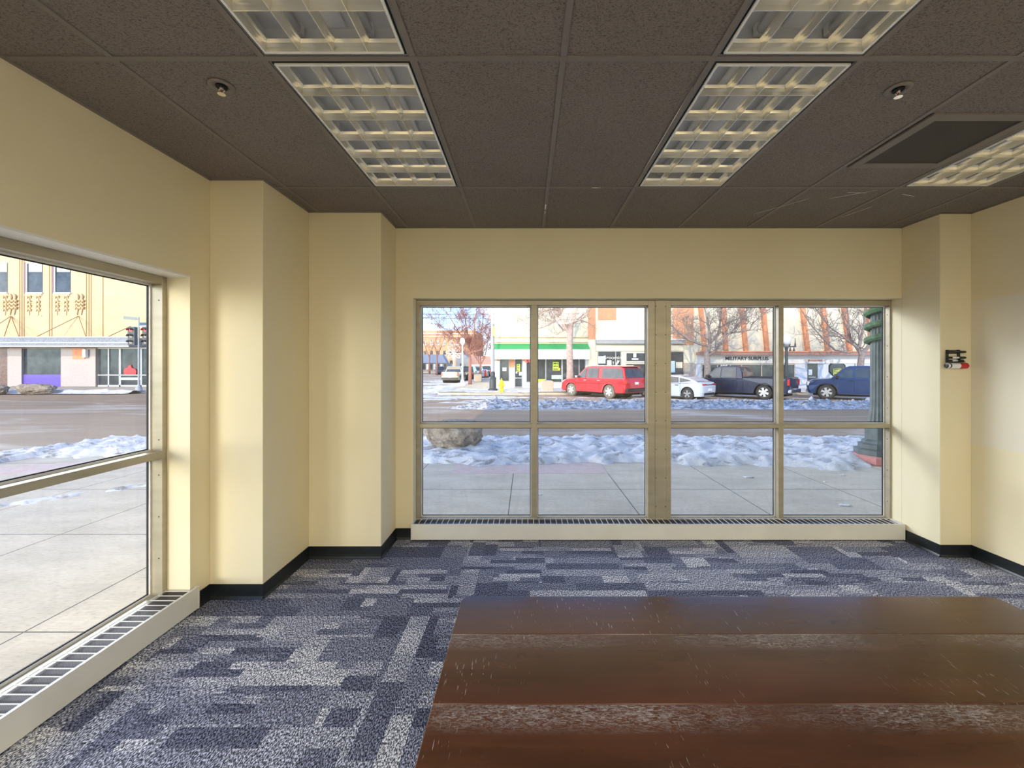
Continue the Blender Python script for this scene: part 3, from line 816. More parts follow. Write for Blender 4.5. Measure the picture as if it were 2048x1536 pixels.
# ================================================================ TREES
def grow(bm, p, d, L, r, depth, rnd, spread=.55, up=.06):
    r = max(r, .014)
    pts = [p]; rad = [r]; seg = 4
    for k in range(seg):
        d = (d+Vector((rnd.uniform(-1, 1), rnd.uniform(-1, 1), rnd.uniform(-1, 1)))*.17+Vector((0, 0, up))).normalized()
        pts.append(pts[-1]+d*(L/seg)); rad.append(r*(1-.45*(k+1)/seg))
    tube(bm, pts, rad, 5 if r > .02 else 3, cap=False)
    if depth <= 0: return
    for k in range(1, seg+1):
        for _ in range(2 if k == seg else (1 if rnd.random() < .9 else 0)):
            a = Vector((rnd.uniform(-1, 1), rnd.uniform(-1, 1), rnd.uniform(-.6, 1))).normalized()
            nd = (d*(1-spread)+a*spread).normalized()
            grow(bm, pts[k], nd, L*rnd.uniform(.5, .8), rad[k]*.62, depth-1, rnd, spread, up)
def limb(bm, rnd, pts, r0, r1, depth=2, L=1.0, spread=.6):
    pts = [Vector(q) for q in pts]; n = len(pts)
    rad = [r0+(r1-r0)*k/(n-1) for k in range(n)]
    tube(bm, pts, rad, 8, cap=False)
    for k in range(1, n):
        d = (pts[k]-pts[k-1]).normalized()
        for t in (.35, .7, 1.0):
            if rnd.random() < .85:
                q = pts[k-1].lerp(pts[k], t); a = Vector((rnd.uniform(-1, 1), rnd.uniform(-1, 1), rnd.uniform(-.5, 1))).normalized()
                grow(bm, q, (d*.5+a*.6).normalized(), L*rnd.uniform(.6, 1.1), rad[k]*.5, depth, rnd, spread)
    grow(bm, pts[-1], (pts[-1]-pts[-2]).normalized(), L*1.2, r1*.8, depth, rnd, spread)
def tree(lab, mat, trunk, r0, r1, limbs, seed, group=None, depth=2, L=1.15):
    rnd = random.Random(seed); base = Vector(trunk[0]); r = empty('bare_tree', base); tag(r, lab, 'tree', group)
    bm = bmesh.new(); n = len(trunk)
    tube(bm, [Vector(p)-base for p in trunk], [r0*1.25]+[r0+(r1-r0)*k/(n-1) for k in range(1, n)], 12)
    bfly(bm, 'trunk', mat, r, smooth=True)
    bm = bmesh.new()
    for pts, a, b_ in limbs: limb(bm, rnd, [Vector(p)-base for p in pts], a, b_, depth, L)
    bfly(bm, 'branches', mat, r, smooth=True)
Y1 = 29.3
def q(px, py, Y, dy=0): return at(px, py, Y+dy)
tree('pale thick-trunked bare tree behind the red car', M_BARKP, [q(1140, 783, Y1), q(1140, 740, Y1), q(1139, 690, Y1), q(1141, 650, Y1)], .25, .20, [
    ([q(1140, 668, Y1), q(1128, 650, Y1), q(1119, 625, Y1, -.3), q(1113, 600, Y1, -.5), q(1104, 560, Y1, -.8)], .14, .05),
    ([q(1142, 655, Y1), q(1147, 635, Y1, .3), q(1155, 612, Y1, .4), q(1165, 580, Y1, .6)], .15, .06),
    ([q(1121, 640, Y1), q(1105, 645, Y1, -.6), q(1092, 652, Y1, -1)], .07, .03),
    ([q(1118, 622, Y1), q(1100, 618, Y1, -.5), q(1080, 625, Y1, -.9)], .06, .025),
    ([q(1146, 645, Y1), q(1160, 640, Y1, -.4), q(1175, 628, Y1, -.8), q(1190, 600, Y1, -1)], .07, .03),
    ([q(1138, 660, Y1), q(1126, 660, Y1, .8), q(1110, 640, Y1, 1.6), q(1096, 610, Y1, 2)], .08, .03)], 11, 'bare trees along the shops')
Y1b = 30.2
tree('grey bare tree with arching limbs behind the silver and navy cars', M_BARK, [q(1415, 775, Y1b), q(1415, 735, Y1b), q(1414, 705, Y1b), q(1419, 690, Y1b)], .24, .17, [
    ([q(1417, 692, Y1b), q(1400, 688, Y1b, -.3), q(1378, 680, Y1b, -.6), q(1358, 665, Y1b, -.8), q(1342, 650, Y1b, -1)], .11, .04),
    ([q(1419, 690, Y1b), q(1419, 665, Y1b), q(1415, 640, Y1b, .2), q(1408, 612, Y1b, .3)], .11, .05),
    ([q(1421, 686, Y1b), q(1436, 668, Y1b, -.3), q(1441, 640, Y1b, -.4), q(1444, 610, Y1b, -.6)], .10, .05),
    ([q(1417, 712, Y1b), q(1430, 702, Y1b, -.6), q(1438, 690, Y1b, -.8), q(1450, 675, Y1b, -1), q(1472, 655, Y1b, -1.1), q(1492, 630, Y1b, -1.2)], .10, .035),
    ([q(1444, 668, Y1b), q(1470, 665, Y1b, -.5), q(1500, 660, Y1b, -.9), q(1503, 650, Y1b, -1), q(1525, 628, Y1b, -1.2), q(1542, 617, Y1b, -1.3)], .06, .025),
    ([q(1421, 682, Y1b), q(1405, 672, Y1b, .6), q(1392, 662, Y1b, 1), q(1375, 668, Y1b, 1.2)], .05, .02),
    ([q(1440, 655, Y1b), q(1465, 642, Y1b, -.5), q(1480, 636, Y1b, -.7)], .05, .02)], 23, 'bare trees along the shops')
Y1c = 29.5
tree('grey leaning bare tree behind the blue pickup at the right', M_BARK, [q(1722, 775, Y1c), q(1720, 745, Y1c), q(1722, 720, Y1c), q(1726, 700, Y1c)], .23, .18, [
    ([q(1722, 715, Y1c), q(1716, 696, Y1c, -.2), q(1700, 685, Y1c, -.5), q(1680, 668, Y1c, -.8), q(1655, 672, Y1c, -1)], .09, .03),
    ([q(1700, 706, Y1c), q(1670, 700, Y1c, -.8), q(1645, 676, Y1c, -1.2), q(1622, 650, Y1c, -1.4), q(1606, 625, Y1c, -1.5)], .07, .03),
    ([q(1718, 696, Y1c), q(1722, 675, Y1c, .2), q(1728, 652, Y1c, .3), q(1732, 620, Y1c, .4)], .12, .05),
    ([q(1705, 688, Y1c), q(1697, 665, Y1c, -.3), q(1697, 640, Y1c, -.4), q(1695, 612, Y1c, -.5)], .08, .04),
    ([q(1728, 705, Y1c), q(1738, 690, Y1c, .3), q(1748, 676, Y1c, .5), q(1765, 640, Y1c, .5)], .13, .05),
    ([q(1685, 672, Y1c), q(1660, 655, Y1c, -.6), q(1640, 630, Y1c, -1), q(1628, 612, Y1c, -1.2)], .05, .02)], 37, 'bare trees along the shops')
tree('russet bare street tree behind the globe lamp, its slim trunk pale', M_TWIG, [q(940, 769, 41), q(940, 740, 41), q(940, 712, 41)], .16, .12, [
    ([q(940, 712, 41), q(938, 690, 41), q(934, 660, 41), q(928, 625, 41)], .10, .03), ([q(940, 710, 41), q(950, 690, 41, .5), q(962, 665, 41, 1), q(968, 625, 41, 1)], .09, .03),
    ([q(940, 714, 41), q(925, 695, 41, -.5), q(905, 672, 41, -1), q(885, 655, 41, -1.4)], .08, .02), ([q(939, 700, 41), q(948, 670, 41, -1), q(950, 640, 41, -1.4), q(955, 612, 41, -1.5)], .08, .03),
    ([q(938, 690, 41), q(918, 665, 41, 1), q(900, 635, 41, 1.5), q(885, 615, 41, 2)], .07, .02), ([q(940, 705, 41), q(962, 700, 41, -1), q(976, 680, 41, -1), q(980, 655, 41)], .06, .02)], 41, depth=3, L=1.25)
tree('second russet bare tree, forked low, near the wooden planter', M_TWIG, [q(961, 757, 56), q(961, 745, 56), q(961, 730, 56)], .17, .13, [
    ([q(961, 730, 56), q(952, 716, 56), q(944, 700, 56)], .10, .04), ([q(961, 730, 56), q(969, 715, 56), q(974, 695, 56)], .10, .04), ([q(961, 732, 56), q(961, 700, 56), q(963, 660, 56)], .08, .03)], 43, depth=3, L=1.6)
tree('dark thin bare tree before the grey-roofed building at far left', M_TWIG, [q(859, 749, 106), q(859, 715, 106)], .2, .15, [
    ([q(859, 715, 106), q(853, 700, 106), q(848, 685, 106)], .12, .05), ([q(859, 715, 106), q(864, 698, 106), q(870, 684, 106)], .12, .05)], 47, depth=2, L=2.2)
tree('thinner bare tree right of the dark one at far left', M_TWIG, [q(874, 752, 90), q(874, 715, 90)], .18, .14, [
    ([q(874, 715, 90), q(872, 700, 90), q(868, 690, 90)], .1, .05), ([q(874, 715, 90), q(880, 700, 90), q(884, 688, 90)], .1, .05)], 53, depth=2, L=1.8)

# ================================================================ CARS
def car(name, loc, head, kind, mat, lab, tyre=M_TYRE, rim=M_RIM, detail=True, cat='car'):
    r = empty(name, loc, math.radians(head)); tag(r, lab, cat)
    if kind == 'suv':
        wb, R, Wd, belt, top = 3.11, .41, 1.0, 1.20, 1.95
        xr, xf = -2.80, 2.48
        lowtop = [(xr-.02, .62), (xr-.03, .95), (xr+.03, belt), (1.12, belt), (2.05, 1.12), (2.36, 1.02), (xf, .82), (xf+.02, .5), (xf-.08, .33)]
        cab = [(xr+.04, belt-.02), (xr+.25, 1.82), (xr+.55, 1.93), (-.3, top), (.25, 1.91), (.45, 1.84), (1.18, belt-.02)]
        wins = [[(.98, belt+.03), (.30, belt+.03), (.26, 1.80), (.42, 1.76)], [(.20, belt+.03), (-.72, belt+.03), (-.70, 1.82), (.18, 1.82)],
                [(-1.02, belt+.03), (-2.62, belt+.03), (-2.42, 1.80), (-1.0, 1.82)]]
    elif kind == 'pickup':
        wb, R, Wd, belt, top = 3.66, .43, 1.01, 1.24, 1.96
        xr, xf = -3.12, 2.78
        lowtop = [(xr, .60), (xr, 1.30), (-.66, 1.30), (-.66, belt), (1.45, belt), (2.45, 1.18), (2.70, 1.05), (xf, .80), (xf+.02, .5), (xf-.08, .36)]
        cab = [(-.66, belt-.02), (-.60, 1.60), (-.48, 1.90), (0, top), (.75, 1.94), (.95, 1.86), (1.62, belt-.02)]
        wins = [[(1.40, belt+.03), (.62, belt+.03), (.60, 1.83), (.86, 1.80)], [(.52, belt+.03), (-.30, belt+.03), (-.28, 1.85), (.50, 1.84)]]
    else:
        wb, R, Wd, belt, top = 2.75, .345, .89, .98, 1.42
        xr, xf = -2.28, 2.32
        lowtop = [(xr, .45), (xr-.02, .78), (xr+.10, 1.02), (xr+.35, 1.04), (-1.4, .98), (1.25, .92), (2.0, .78), (xf-.05, .66), (xf, .45), (xf-.06, .22)]
        cab = [(xr+.28, 1.02), (-1.55, 1.22), (-.9, 1.37), (-.2, top), (.35, 1.37), (1.32, .91)]
        wins = [[(1.0, .96), (.12, .98), (.10, 1.33), (.36, 1.30)], [(.05, .98), (-.85, 1.0), (-.8, 1.30), (.04, 1.34)], [(-.92, 1.0), (-1.62, 1.10), (-1.2, 1.21), (-.88, 1.27)]]
    zb = .34 if kind != 'sedan' else .20
    def arch(cx):
        return [(cx+(R+.09)*math.cos(a), R+(R+.09)*math.sin(a)) for a in [math.radians(t) for t in range(0, 181, 15)]]
    low = list(lowtop)                                   # rear bottom .. over the top .. front bottom
    a = arch(wb/2); a[0] = (a[0][0], zb); a[-1] = (a[-1][0], zb)
    b = arch(-wb/2); b[0] = (b[0][0], zb); b[-1] = (b[-1][0], zb)
    low += a + b + [(xr+.08, zb+.02)]
    def fz(z): return 1-.17*max(0, (z-belt)/(top-belt))
    def solid(bm, out, layers):
        rings = []
        for s, inset in layers:
            ring = []
            for x, z in out:
                k = ss((abs(x)-(wb/2+.35))/.6)
                xx = x-math.copysign(inset*k, x); zz = z-(inset*.45 if z > .9 else 0)
                ring.append(bm.verts.new((xx, s*Wd*fz(z), zz)))
            rings.append(ring)
        n = len(out)
        for p, q_ in zip(rings, rings[1:]):
            for k in range(n): bm.faces.new((p[k], p[(k+1) % n], q_[(k+1) % n], q_[k]))
        tess = geometry.tessellate_polygon([[Vector((x, z, 0)) for x, z in out]])
        for ring in (rings[0], rings[-1]):
            for t_ in tess: bm.faces.new([ring[i] for i in t_])
    bm = bmesh.new()
    lay = [(-1, .16), (-.97, .07), (-.88, .02), (-.6, 0), (.6, 0), (.88, .02), (.97, .07), (1, .16)]
    solid(bm, low, lay)
    solid(bm, cab, [(-.98, .05), (-.95, .0), (.95, .0), (.98, .05)])
    bfly(bm, 'body', mat, r, bevel=.02 if detail else 0)
    def sidey(z): return Wd*.98*fz(z)+.004
    for w_ in wins:
        for s in (-1, 1):
            bm = bmesh.new(); prism(bm, [(x, s*sidey(z), z) for x, z in w_], (0, s*.012, 0)); bfly(bm, 'side_window', M_CARGLASS, r)
    def screen(p, q_, nm, k0=.06, k1=.94):
        bm = bmesh.new(); p, q_ = Vector(p), Vector(q_); d = q_-p; nrm = Vector((d.y, -d.x)); nrm.normalize()
        if nrm.x*(p.x) < 0 and abs(nrm.x) > .2: nrm = -nrm
        A_ = p+d*k0+nrm*.006; B_ = p+d*k1+nrm*.006
        v = [(A_.x, -sidey(A_.y)*.90, A_.y), (A_.x, sidey(A_.y)*.90, A_.y), (B_.x, sidey(B_.y)*.88, B_.y), (B_.x, -sidey(B_.y)*.88, B_.y)]
        prism(bm, v, (nrm.x*.01, 0, nrm.y*.01)); bfly(bm, nm, M_CARGLASS, r)
    screen(cab[-1], cab[-2], 'windscreen'); 
    screen((cab[0][0]-.005, belt+.04), (cab[1][0]-.005, cab[1][1]), 'rear_window', .04, .96) if kind != 'sedan' else screen(cab[0], cab[2], 'rear_window')
    bfly(boxes((xr+.3, xf-.3, -Wd*.8, Wd*.8, .22, .45)), 'underbody', M_BLACK, r)
    for sx in (-1, 1):
        bm = bmesh.new(); lathe(bm, [(R+.05, -(Wd-.27)), (R+.05, Wd-.27)], 24, c=(sx*wb/2, 0, R+.03), axis='y')
        rings = [[bm.verts.new((sx*wb/2+(R+.083)*math.cos(t_), y_, R+(R+.083)*math.sin(t_))) for t_ in [math.radians(t) for t in range(0, 181, 12)]] for y_ in (-(Wd-.04), -.2, .2, Wd-.04)]
        for p_, q_ in ((0, 1), (2, 3)):
            for k in range(15): bm.faces.new((rings[p_][k], rings[p_][k+1], rings[q_][k+1], rings[q_][k]))
        bfly(bm, 'wheel_well', M_BLACK, r)
        for sy in (-1, 1):
            cx, cy = sx*wb/2, sy*(Wd-.13)
            bm = bmesh.new(); lathe(bm, [(R*.62, -.12), (R*.92, -.125), (R, -.09), (R, .09), (R*.92, .125), (R*.62, .12)], 32, axis='y')
            wh = bfly(bm, 'wheel', tyre, r, smooth=False, loc=(cx, cy, R))
            bm = bmesh.new(); lathe(bm, [(R*.66, -.10*sy), (R*.66, .118*sy), (R*.58, .125*sy), (R*.56, .07*sy), (R*.05, .06*sy)], 28, axis='y')
            rm = bfly(bm, 'rim', M_DGREY, wh)
            bm = bmesh.new()
            ns = 6 if kind != 'sedan' else 5
            for k in range(ns):
                an = 2*PI*k/ns+.3; c_, s_ = math.cos(an), math.sin(an); hw0, hw1 = R*.10, R*.15
                pts = [(-s_*hw0, c_*hw0, 0), (s_*hw0, -c_*hw0, 0), (c_*R*.60+s_*hw1, s_*R*.60-c_*hw1, 0), (c_*R*.60-s_*hw1, s_*R*.60+c_*hw1, 0)]
                prism(bm, [(x, .10*sy, y) for x, y, _ in pts], (0, .025*sy, 0))
            lathe(bm, [(R*.15, .10*sy), (R*.14, .132*sy), (R*.03, .135*sy)], 16, axis='y')
            lathe(bm, [(R*.57, .105*sy), (R*.66, .122*sy), (R*.67, .10*sy), (R*.57, .09*sy)], 28, axis='y')
            bfly(bm, 'wheel_spokes', rim, wh)
            bm = bmesh.new(); tube(bm, [(cx+(R+.085)*math.cos(t_), sy*(Wd-.02), R+(R+.085)*math.sin(t_)) for t_ in [math.radians(t) for t in range(-5, 186, 10)]], .03, 6)
            bfly(bm, 'wheel_arch', M_BLACKP if kind == 'pickup' else mat, r, smooth=True)
    for s in (-1, 1):
        if kind == 'suv':
            bfly(boxes((xr-.05, xr+.22, min(s*(Wd-.26), s*(Wd-.01)), max(s*(Wd-.26), s*(Wd-.01)), .88, 1.16)), 'tail_light', M_TAIL, r, bevel=.03)
            bfly(boxes((xf-.36, xf-.06, min(s*(Wd-.42), s*(Wd-.05)), max(s*(Wd-.42), s*(Wd-.05)), .80, .96)), 'head_light', M_HEAD, r, bevel=.03)
        elif kind == 'pickup':
            bfly(boxes((xr-.02, xr+.10, min(s*(Wd-.17), s*(Wd-.0)), max(s*(Wd-.17), s*(Wd-.0)), .84, 1.20)), 'tail_light', M_TAIL, r, bevel=.02)
            bfly(boxes((xf-.34, xf-.01, min(s*(Wd-.36), s*(Wd-.03)), max(s*(Wd-.36), s*(Wd-.03)), .80, 1.02)), 'head_light', M_HEAD, r, bevel=.03)
        else:
            bfly(boxes((xr-.03, xr+.26, min(s*.42, s*(Wd-.10)), max(s*.42, s*(Wd-.10)), .86, .93)), 'tail_light', M_TAIL, r, bevel=.02)
            bfly(boxes((xf-.42, xf-.12, min(s*(Wd-.36), s*(Wd-.10)), max(s*(Wd-.36), s*(Wd-.10)), .62, .72)), 'head_light', M_HEAD, r, bevel=.02)
        mx_ = wins[0][0][0]-.05
        bfly(boxes((mx_-.10, mx_+.08, min(s*Wd, s*(Wd+.2)), max(s*Wd, s*(Wd+.2)), belt+.0, belt+.16)), 'wing_mirror', M_BLACKP if kind != 'suv' else M_CHROME, r, bevel=.03)
        for hx in ((.30, -.80) if kind == 'suv' else ((.70, -.22) if kind == 'pickup' else (.25, -.75))):
            bfly(boxes((hx-.10, hx+.12, min(s*(Wd-.02), s*(Wd+.03)), max(s*(Wd-.02), s*(Wd+.03)), belt-.16, belt-.12)), 'door_handle', M_CHROME if kind == 'suv' else M_BLACKP, r, bevel=.01)
        for dx in ((1.15, .24, -.82) if kind == 'suv' else ((1.5, .56, -.36, -.70) if kind == 'pickup' else (1.1, .08, -.95))):
            bfly(boxes((dx-.006, dx+.006, min(s*(Wd-.02), s*(Wd+.004)), max(s*(Wd-.02), s*(Wd+.004)), zb+.14, belt)), 'door_gap', M_BLACK, r)
    if kind == 'sedan':
        bfly(boxes((xr-.03, xr+.2, -.55, .55, .87, .90), (xr-.02, xr+.2, -.6, .6, .28, .42)), 'rear_trim', M_BLACKP, r, bevel=.01)
    else:
        bfly(boxes((xr-.10, xr+.12, -Wd*.93, Wd*.93, .42, .64)), 'rear_bumper', M_CHROME if kind == 'pickup' and mat != M_TAN else M_BLACKP, r, bevel=.04)
        bfly(boxes((xf-.14, xf+.06, -Wd*.9, Wd*.9, .40, .62)), 'front_bumper', M_CHROME if kind == 'pickup' else mat, r, bevel=.04)
        bfly(boxes((xf-.06, xf+.03, -.62, .62, .66, 1.0)), 'grille', M_DGREY, r, bevel=.02)
        bfly(boxes((-wb/2+R+.15, wb/2-R-.15, -Wd*.97, -Wd*.86, .33, .40), (-wb/2+R+.15, wb/2-R-.15, Wd*.86, Wd*.97, .33, .40)), 'side_step', M_CHROME if mat == M_BLUEP else M_BLACKP, r, bevel=.01)
    bfly(boxes((xr-.07, xr+.0, -.16, .16, .86 if kind == 'suv' else .52, 1.0 if kind == 'suv' else .66)), 'number_plate', M_PAPER, r)
    if kind == 'suv':
        bfly(boxes((xr+.18, xr+.50, -Wd*.76, Wd*.76, 1.885, 1.92)), 'spoiler', mat, r, bevel=.01)
        for s in (-1, 1): bfly(boxes((xr+.7, 0, min(s*.72, s*.76), max(s*.72, s*.76), 1.94, 1.99)), 'roof_rail', M_CHROME, r, bevel=.01)
    if kind == 'pickup':
        bfly(boxes((xr+.1, -.72, -Wd*.86, Wd*.86, 1.295, 1.31)), 'bed_cover', M_BLACK, r)
    return r
def car_at(name, kind, px, Y, th, ref, mat, lab, **k):
    """place so the near side reference wheel ('rear' or 'front', left side) touches down at pixel column px, distance Y"""
    wb = {'suv': 3.11, 'pickup': 3.66, 'sedan': 2.75}[kind]; wd = {'suv': 1.0, 'pickup': 1.01, 'sedan': .89}[kind]
    a = math.radians(180-th); h = Vector((math.cos(a), math.sin(a))); left = Vector((-h.y, h.x))
    c_ = Vector(((px-CX)*Y/F, Y)) - left*wd + h*(wb/2 if ref == 'rear' else -wb/2)
    return car(name, (c_.x, c_.y, ZS), 180-th, kind, mat, lab, **k)
car_at('suv_car', 'suv', 1217, 24.9, 50, 'rear', M_RED, 'bright red family car parked at an angle, seen from its rear left', tyre=M_DUSTYRE)
car_at('hatchback_car', 'sedan', 1374, 23.9, 48, 'rear', M_PALE, 'pale blue-white low car parked between the red car and the dark pickup', rim=M_GREY)
car_at('pickup_truck', 'pickup', 1527, 24.0, 47, 'rear', M_NAVY, 'dark navy pickup parked right of the pale low car', cat='pickup truck')
car_at('pickup_truck', 'pickup', 1653, 24.2, 36, 'front', M_BLUEP, 'blue pickup at the right, its front seen and its rear cut off', cat='pickup truck')
car('pickup_truck', ((906-CX)/F*50, 51, ZS), 90, 'pickup', M_TAN, 'tan pickup seen from behind in the side street', cat='pickup truck', detail=False)
car('suv_car', ((880-CX)/F*100, 100, ZS), -75, 'suv', M_BLUEP, 'small distant blue car coming down the side street', detail=False)
for k, (Y, m_, kd, lab) in enumerate([(58, M_BLKP, 'suv', 'black car parked just beyond the tan pickup'), (66, M_SILVER, 'suv', 'silver car parked third along the side street kerb'),
                                      (74, M_RED, 'sedan', 'dull red low car parked far along the side street'), (82, M_BLKP, 'suv', 'farthest dark car parked along the side street')]):
    car('parked_car', (-8.0+.1*k, Y, ZS), 90, kd, m_, lab, detail=False)
# ================================================================ BUILDINGS ACROSS THE STREET
YA = 34.0
def fx(px, Y=YA): return (px-CX)*Y/F
def fz_(py, Y=YA): return EYE+(CY-py)*Y/F
def slab(px0, px1, py0, py1, front, back=None, Y=YA):
    """box on the facade: protrudes from Y-front to Y-back"""
    back = -.02 if back is None else back
    return (fx(px0, Y), fx(px1, Y), Y-front, Y-back, fz_(py1, Y), fz_(py0, Y))
def part(name, mat, parent, *bs, bevel=0): return bfly(boxes(*bs), name, mat, parent, bevel=bevel)
def shopglass(parent, px0, px1, py0, py1, muls=(), Y=YA, fm=M_GREY, fr=.06):
    w = part('shop_window', M_DGLASS, parent, slab(px0, px1, py0, py1, .03, Y=Y))
    x0, x1, _, _, z0, z1 = slab(px0, px1, py0, py1, .03, Y=Y)
    bs = [(x0, x0+fr, Y-.09, Y-.03, z0, z1), (x1-fr, x1, Y-.09, Y-.03, z0, z1), (x0+fr, x1-fr, Y-.09, Y-.03, z0, z0+fr), (x0+fr, x1-fr, Y-.09, Y-.03, z1-fr, z1)]
    for m in muls: bs.append((fx(m, Y)-.04, fx(m, Y)+.04, Y-.09, Y-.03, z0+fr, z1-fr))
    bfly(boxes(*bs), 'window_frame', fm, w); return w

# --- green awning shop
g = empty('shop_building', (0, 0, 0)); tag(g, 'cream corner shop building with a green and white awning', 'building')
part('wall', M_CREAM, g, (fx(985), fx(1176), YA, YA+14, -.2, 9.5))
bm = bmesh.new()
for k in range(34):
    px = 992+k*5.4
    if px < 1172: box(bm, fx(px), fx(px)+.05, YA-.03, YA, fz_(675), 9.4)
bfly(bm, 'wall_ribs', M_CREAM, g)
part('cornice', plain('ochre_line', (.50,.40,.22), .7), g, slab(987, 1176, 674, 676, .08), slab(987, 1176, 684, 686, .06))
aw = bmesh.new()
zt, zm, zl = fz_(688), fz_(698, 33), fz_(718.5, 33)
prism(aw, [(fx(983), YA, zt+.02), (fx(983), 33.0, zm), (fx(983), 33.0, zm-.03), (fx(983), YA, zt-.4)], (fx(1176)-fx(983), 0, 0)); bfly(aw, 'awning_top', M_GREEN, g)
part('awning_valance', M_BWHITE, g, (fx(983), fx(1176), 33.0, 33.04, zl, zm-.03), (fx(983), fx(983)+.03, 33.04, YA, zl, zm-.03))
part('base_wall', M_BWHITE, g, slab(986, 1029, 763, 777, .06), slab(1045, 1171, 765, 777, .06), slab(1019, 1029, 735, 763, .05), slab(1045, 1052, 722, 765, .05), slab(986, 999, 722, 763, .05), slab(1171, 1176, 716, 777, .05))
part('pier_top', M_ORANGE, g, slab(1019, 1029, 712, 735, .055), slab(994, 999, 714, 722, .055), slab(1046, 1052, 714, 722, .055))
shopglass(g, 999, 1019, 714, 763); shopglass(g, 1052, 1124, 716, 765, (1063.5, 1091.5)); shopglass(g, 1124, 1171, 716, 765, (1158,))
dr = part('door', M_DGLASS, g, slab(1029, 1045, 714, 775, .04))
bfly(boxes(slab(1029, 1030.5, 714, 775, .09), slab(1043.5, 1045, 714, 775, .09), slab(1030.5, 1043.5, 755, 757, .09), slab(1030.5, 1043.5, 773, 775, .09)), 'door_frame', M_GREY, dr)
def poster(parent, px0, px1, py0, py1, mat, front=.11, lines=0, Y=YA, seed=1):
    o = part('poster', mat, parent, slab(px0, px1, py0, py1, front, front-.02, Y=Y))
    if lines:
        rr = random.Random(seed); bs = []
        for k in range(lines):
            a = py0+(py1-py0)*(k+.25)/lines; b_ = py0+(py1-py0)*(k+.8)/lines; c_ = px0+1.2
            while c_ < px1-1.6:
                w_ = rr.uniform(.8, 2.2); bs.append(slab(c_, min(c_+w_, px1-1), a, b_, front+.008, front, Y=Y)); c_ += w_+.6
        bfly(boxes(*bs), 'poster_print', M_BLACKP, o)
poster(g, 1105.5, 1117, 724, 741, M_LIME, lines=3, seed=2); poster(g, 1033.5, 1040, 728, 743, M_LIME, lines=3, seed=3); poster(g, 1005, 1013, 735, 742, M_PAPER)
poster(g, 1110, 1120, 736, 741, M_LIME, front=.10); poster(g, 1038, 1044, 744, 751, M_PAPER); poster(g, 1032, 1034.5, 743, 747, M_PAPER)
poster(g, 1103, 1124, 750, 758, plain('pale_green_display', (.45,.62,.50), .7, var=.4), front=.10); poster(g, 1066, 1090, 758, 764, M_LIME, front=.10)
o = text('open_sign', 'OPEN', .42, (fx(1062.5), YA-.14, fz_(722)), M_NEON, g, ext=.02)

# --- brick pilaster and terracotta bay
o = empty('brick_pilaster', (0, 0, 0)); tag(o, 'orange brick strip of wall between the awning shop and the grooming shop', 'wall')
part('brick_strip', M_OBRICK, o, (fx(1176), fx(1190.5), YA-.12, YA+13, fz_(679), 9.5))
part('pier_base', M_CREAM, o, (fx(1176), fx(1190.5), YA-.14, YA+13, -.2, fz_(679)))
# --- grooming shop
g = empty('shop_building', (0, 0, 0)); tag(g, 'cream and brick shop building with a grey ledge behind the red car', 'building')
part('wall', M_CREAM, g, (fx(1190.5), fx(1390), YA, YA+13, -.2, 9.2))
part('brick_panel', M_OBRICK, g, slab(1196, 1232, 560, 640, .05), slab(1345, 1387, 560, 690, .06))
part('ledge', M_GREY, g, slab(1191, 1366, 681, 688, .45)); part('ledge_top', M_BWHITE, g, slab(1191, 1366, 678.5, 681, .50))
part('fascia_sign', M_CREAM, g, slab(1191, 1366, 690, 702, .12))
shopglass(g, 1195, 1242, 702, 768, (1231,)); shopglass(g, 1251, 1294, 705, 724, (), fm=M_BWHITE); shopglass(g, 1251, 1294, 727, 770, (1290,), fm=M_BEIGE)
shopglass(g, 1300, 1366, 704, 770, (1330,), fm=M_DGREY)
part('stone_pier', M_BEIGE, g, slab(1368, 1389.5, 726, 776, .08))
poster(g, 1196, 1210.5, 712.5, 727, M_PBLUE, lines=0); poster(g, 1213.5, 1222.5, 720.5, 730, M_PAPER)
text('shop_name', 'Grooming', .42, (fx(1226), YA-.12, fz_(715.5)), M_BWHITE, g, ext=.01)
poster(g, 1266, 1272, 707, 715, M_PAPER, lines=0); poster(g, 1263, 1276, 716.5, 719.5, M_PAPER, lines=0)
poster(g, 1340, 1349, 722, 745, M_PBLUE, lines=0); poster(g, 1351, 1364, 724, 736, M_CREAM, lines=0)
bm = bmesh.new()
def blob(pts, px0, py0, s): prism(bm, [(fx(px0+x*s), YA-.12, fz_(py0-y*s)) for x, y in pts], (0, .02, 0))
blob([(0,0),(3,.4),(4,3),(6,4.2),(6.6,6.5),(8,8),(7.6,10),(5,9.4),(3.4,10.6),(3,8),(1.6,5),(.5,2.5)], 1231, 730, .95)
blob([(0,10),(1.2,10),(2.4,6),(3.6,10),(4.8,10),(3,4),(3,0),(1.8,0),(1.8,4)], 1224.5, 729, .62)
bfly(bm, 'pet_silhouette', M_BWHITE, g)

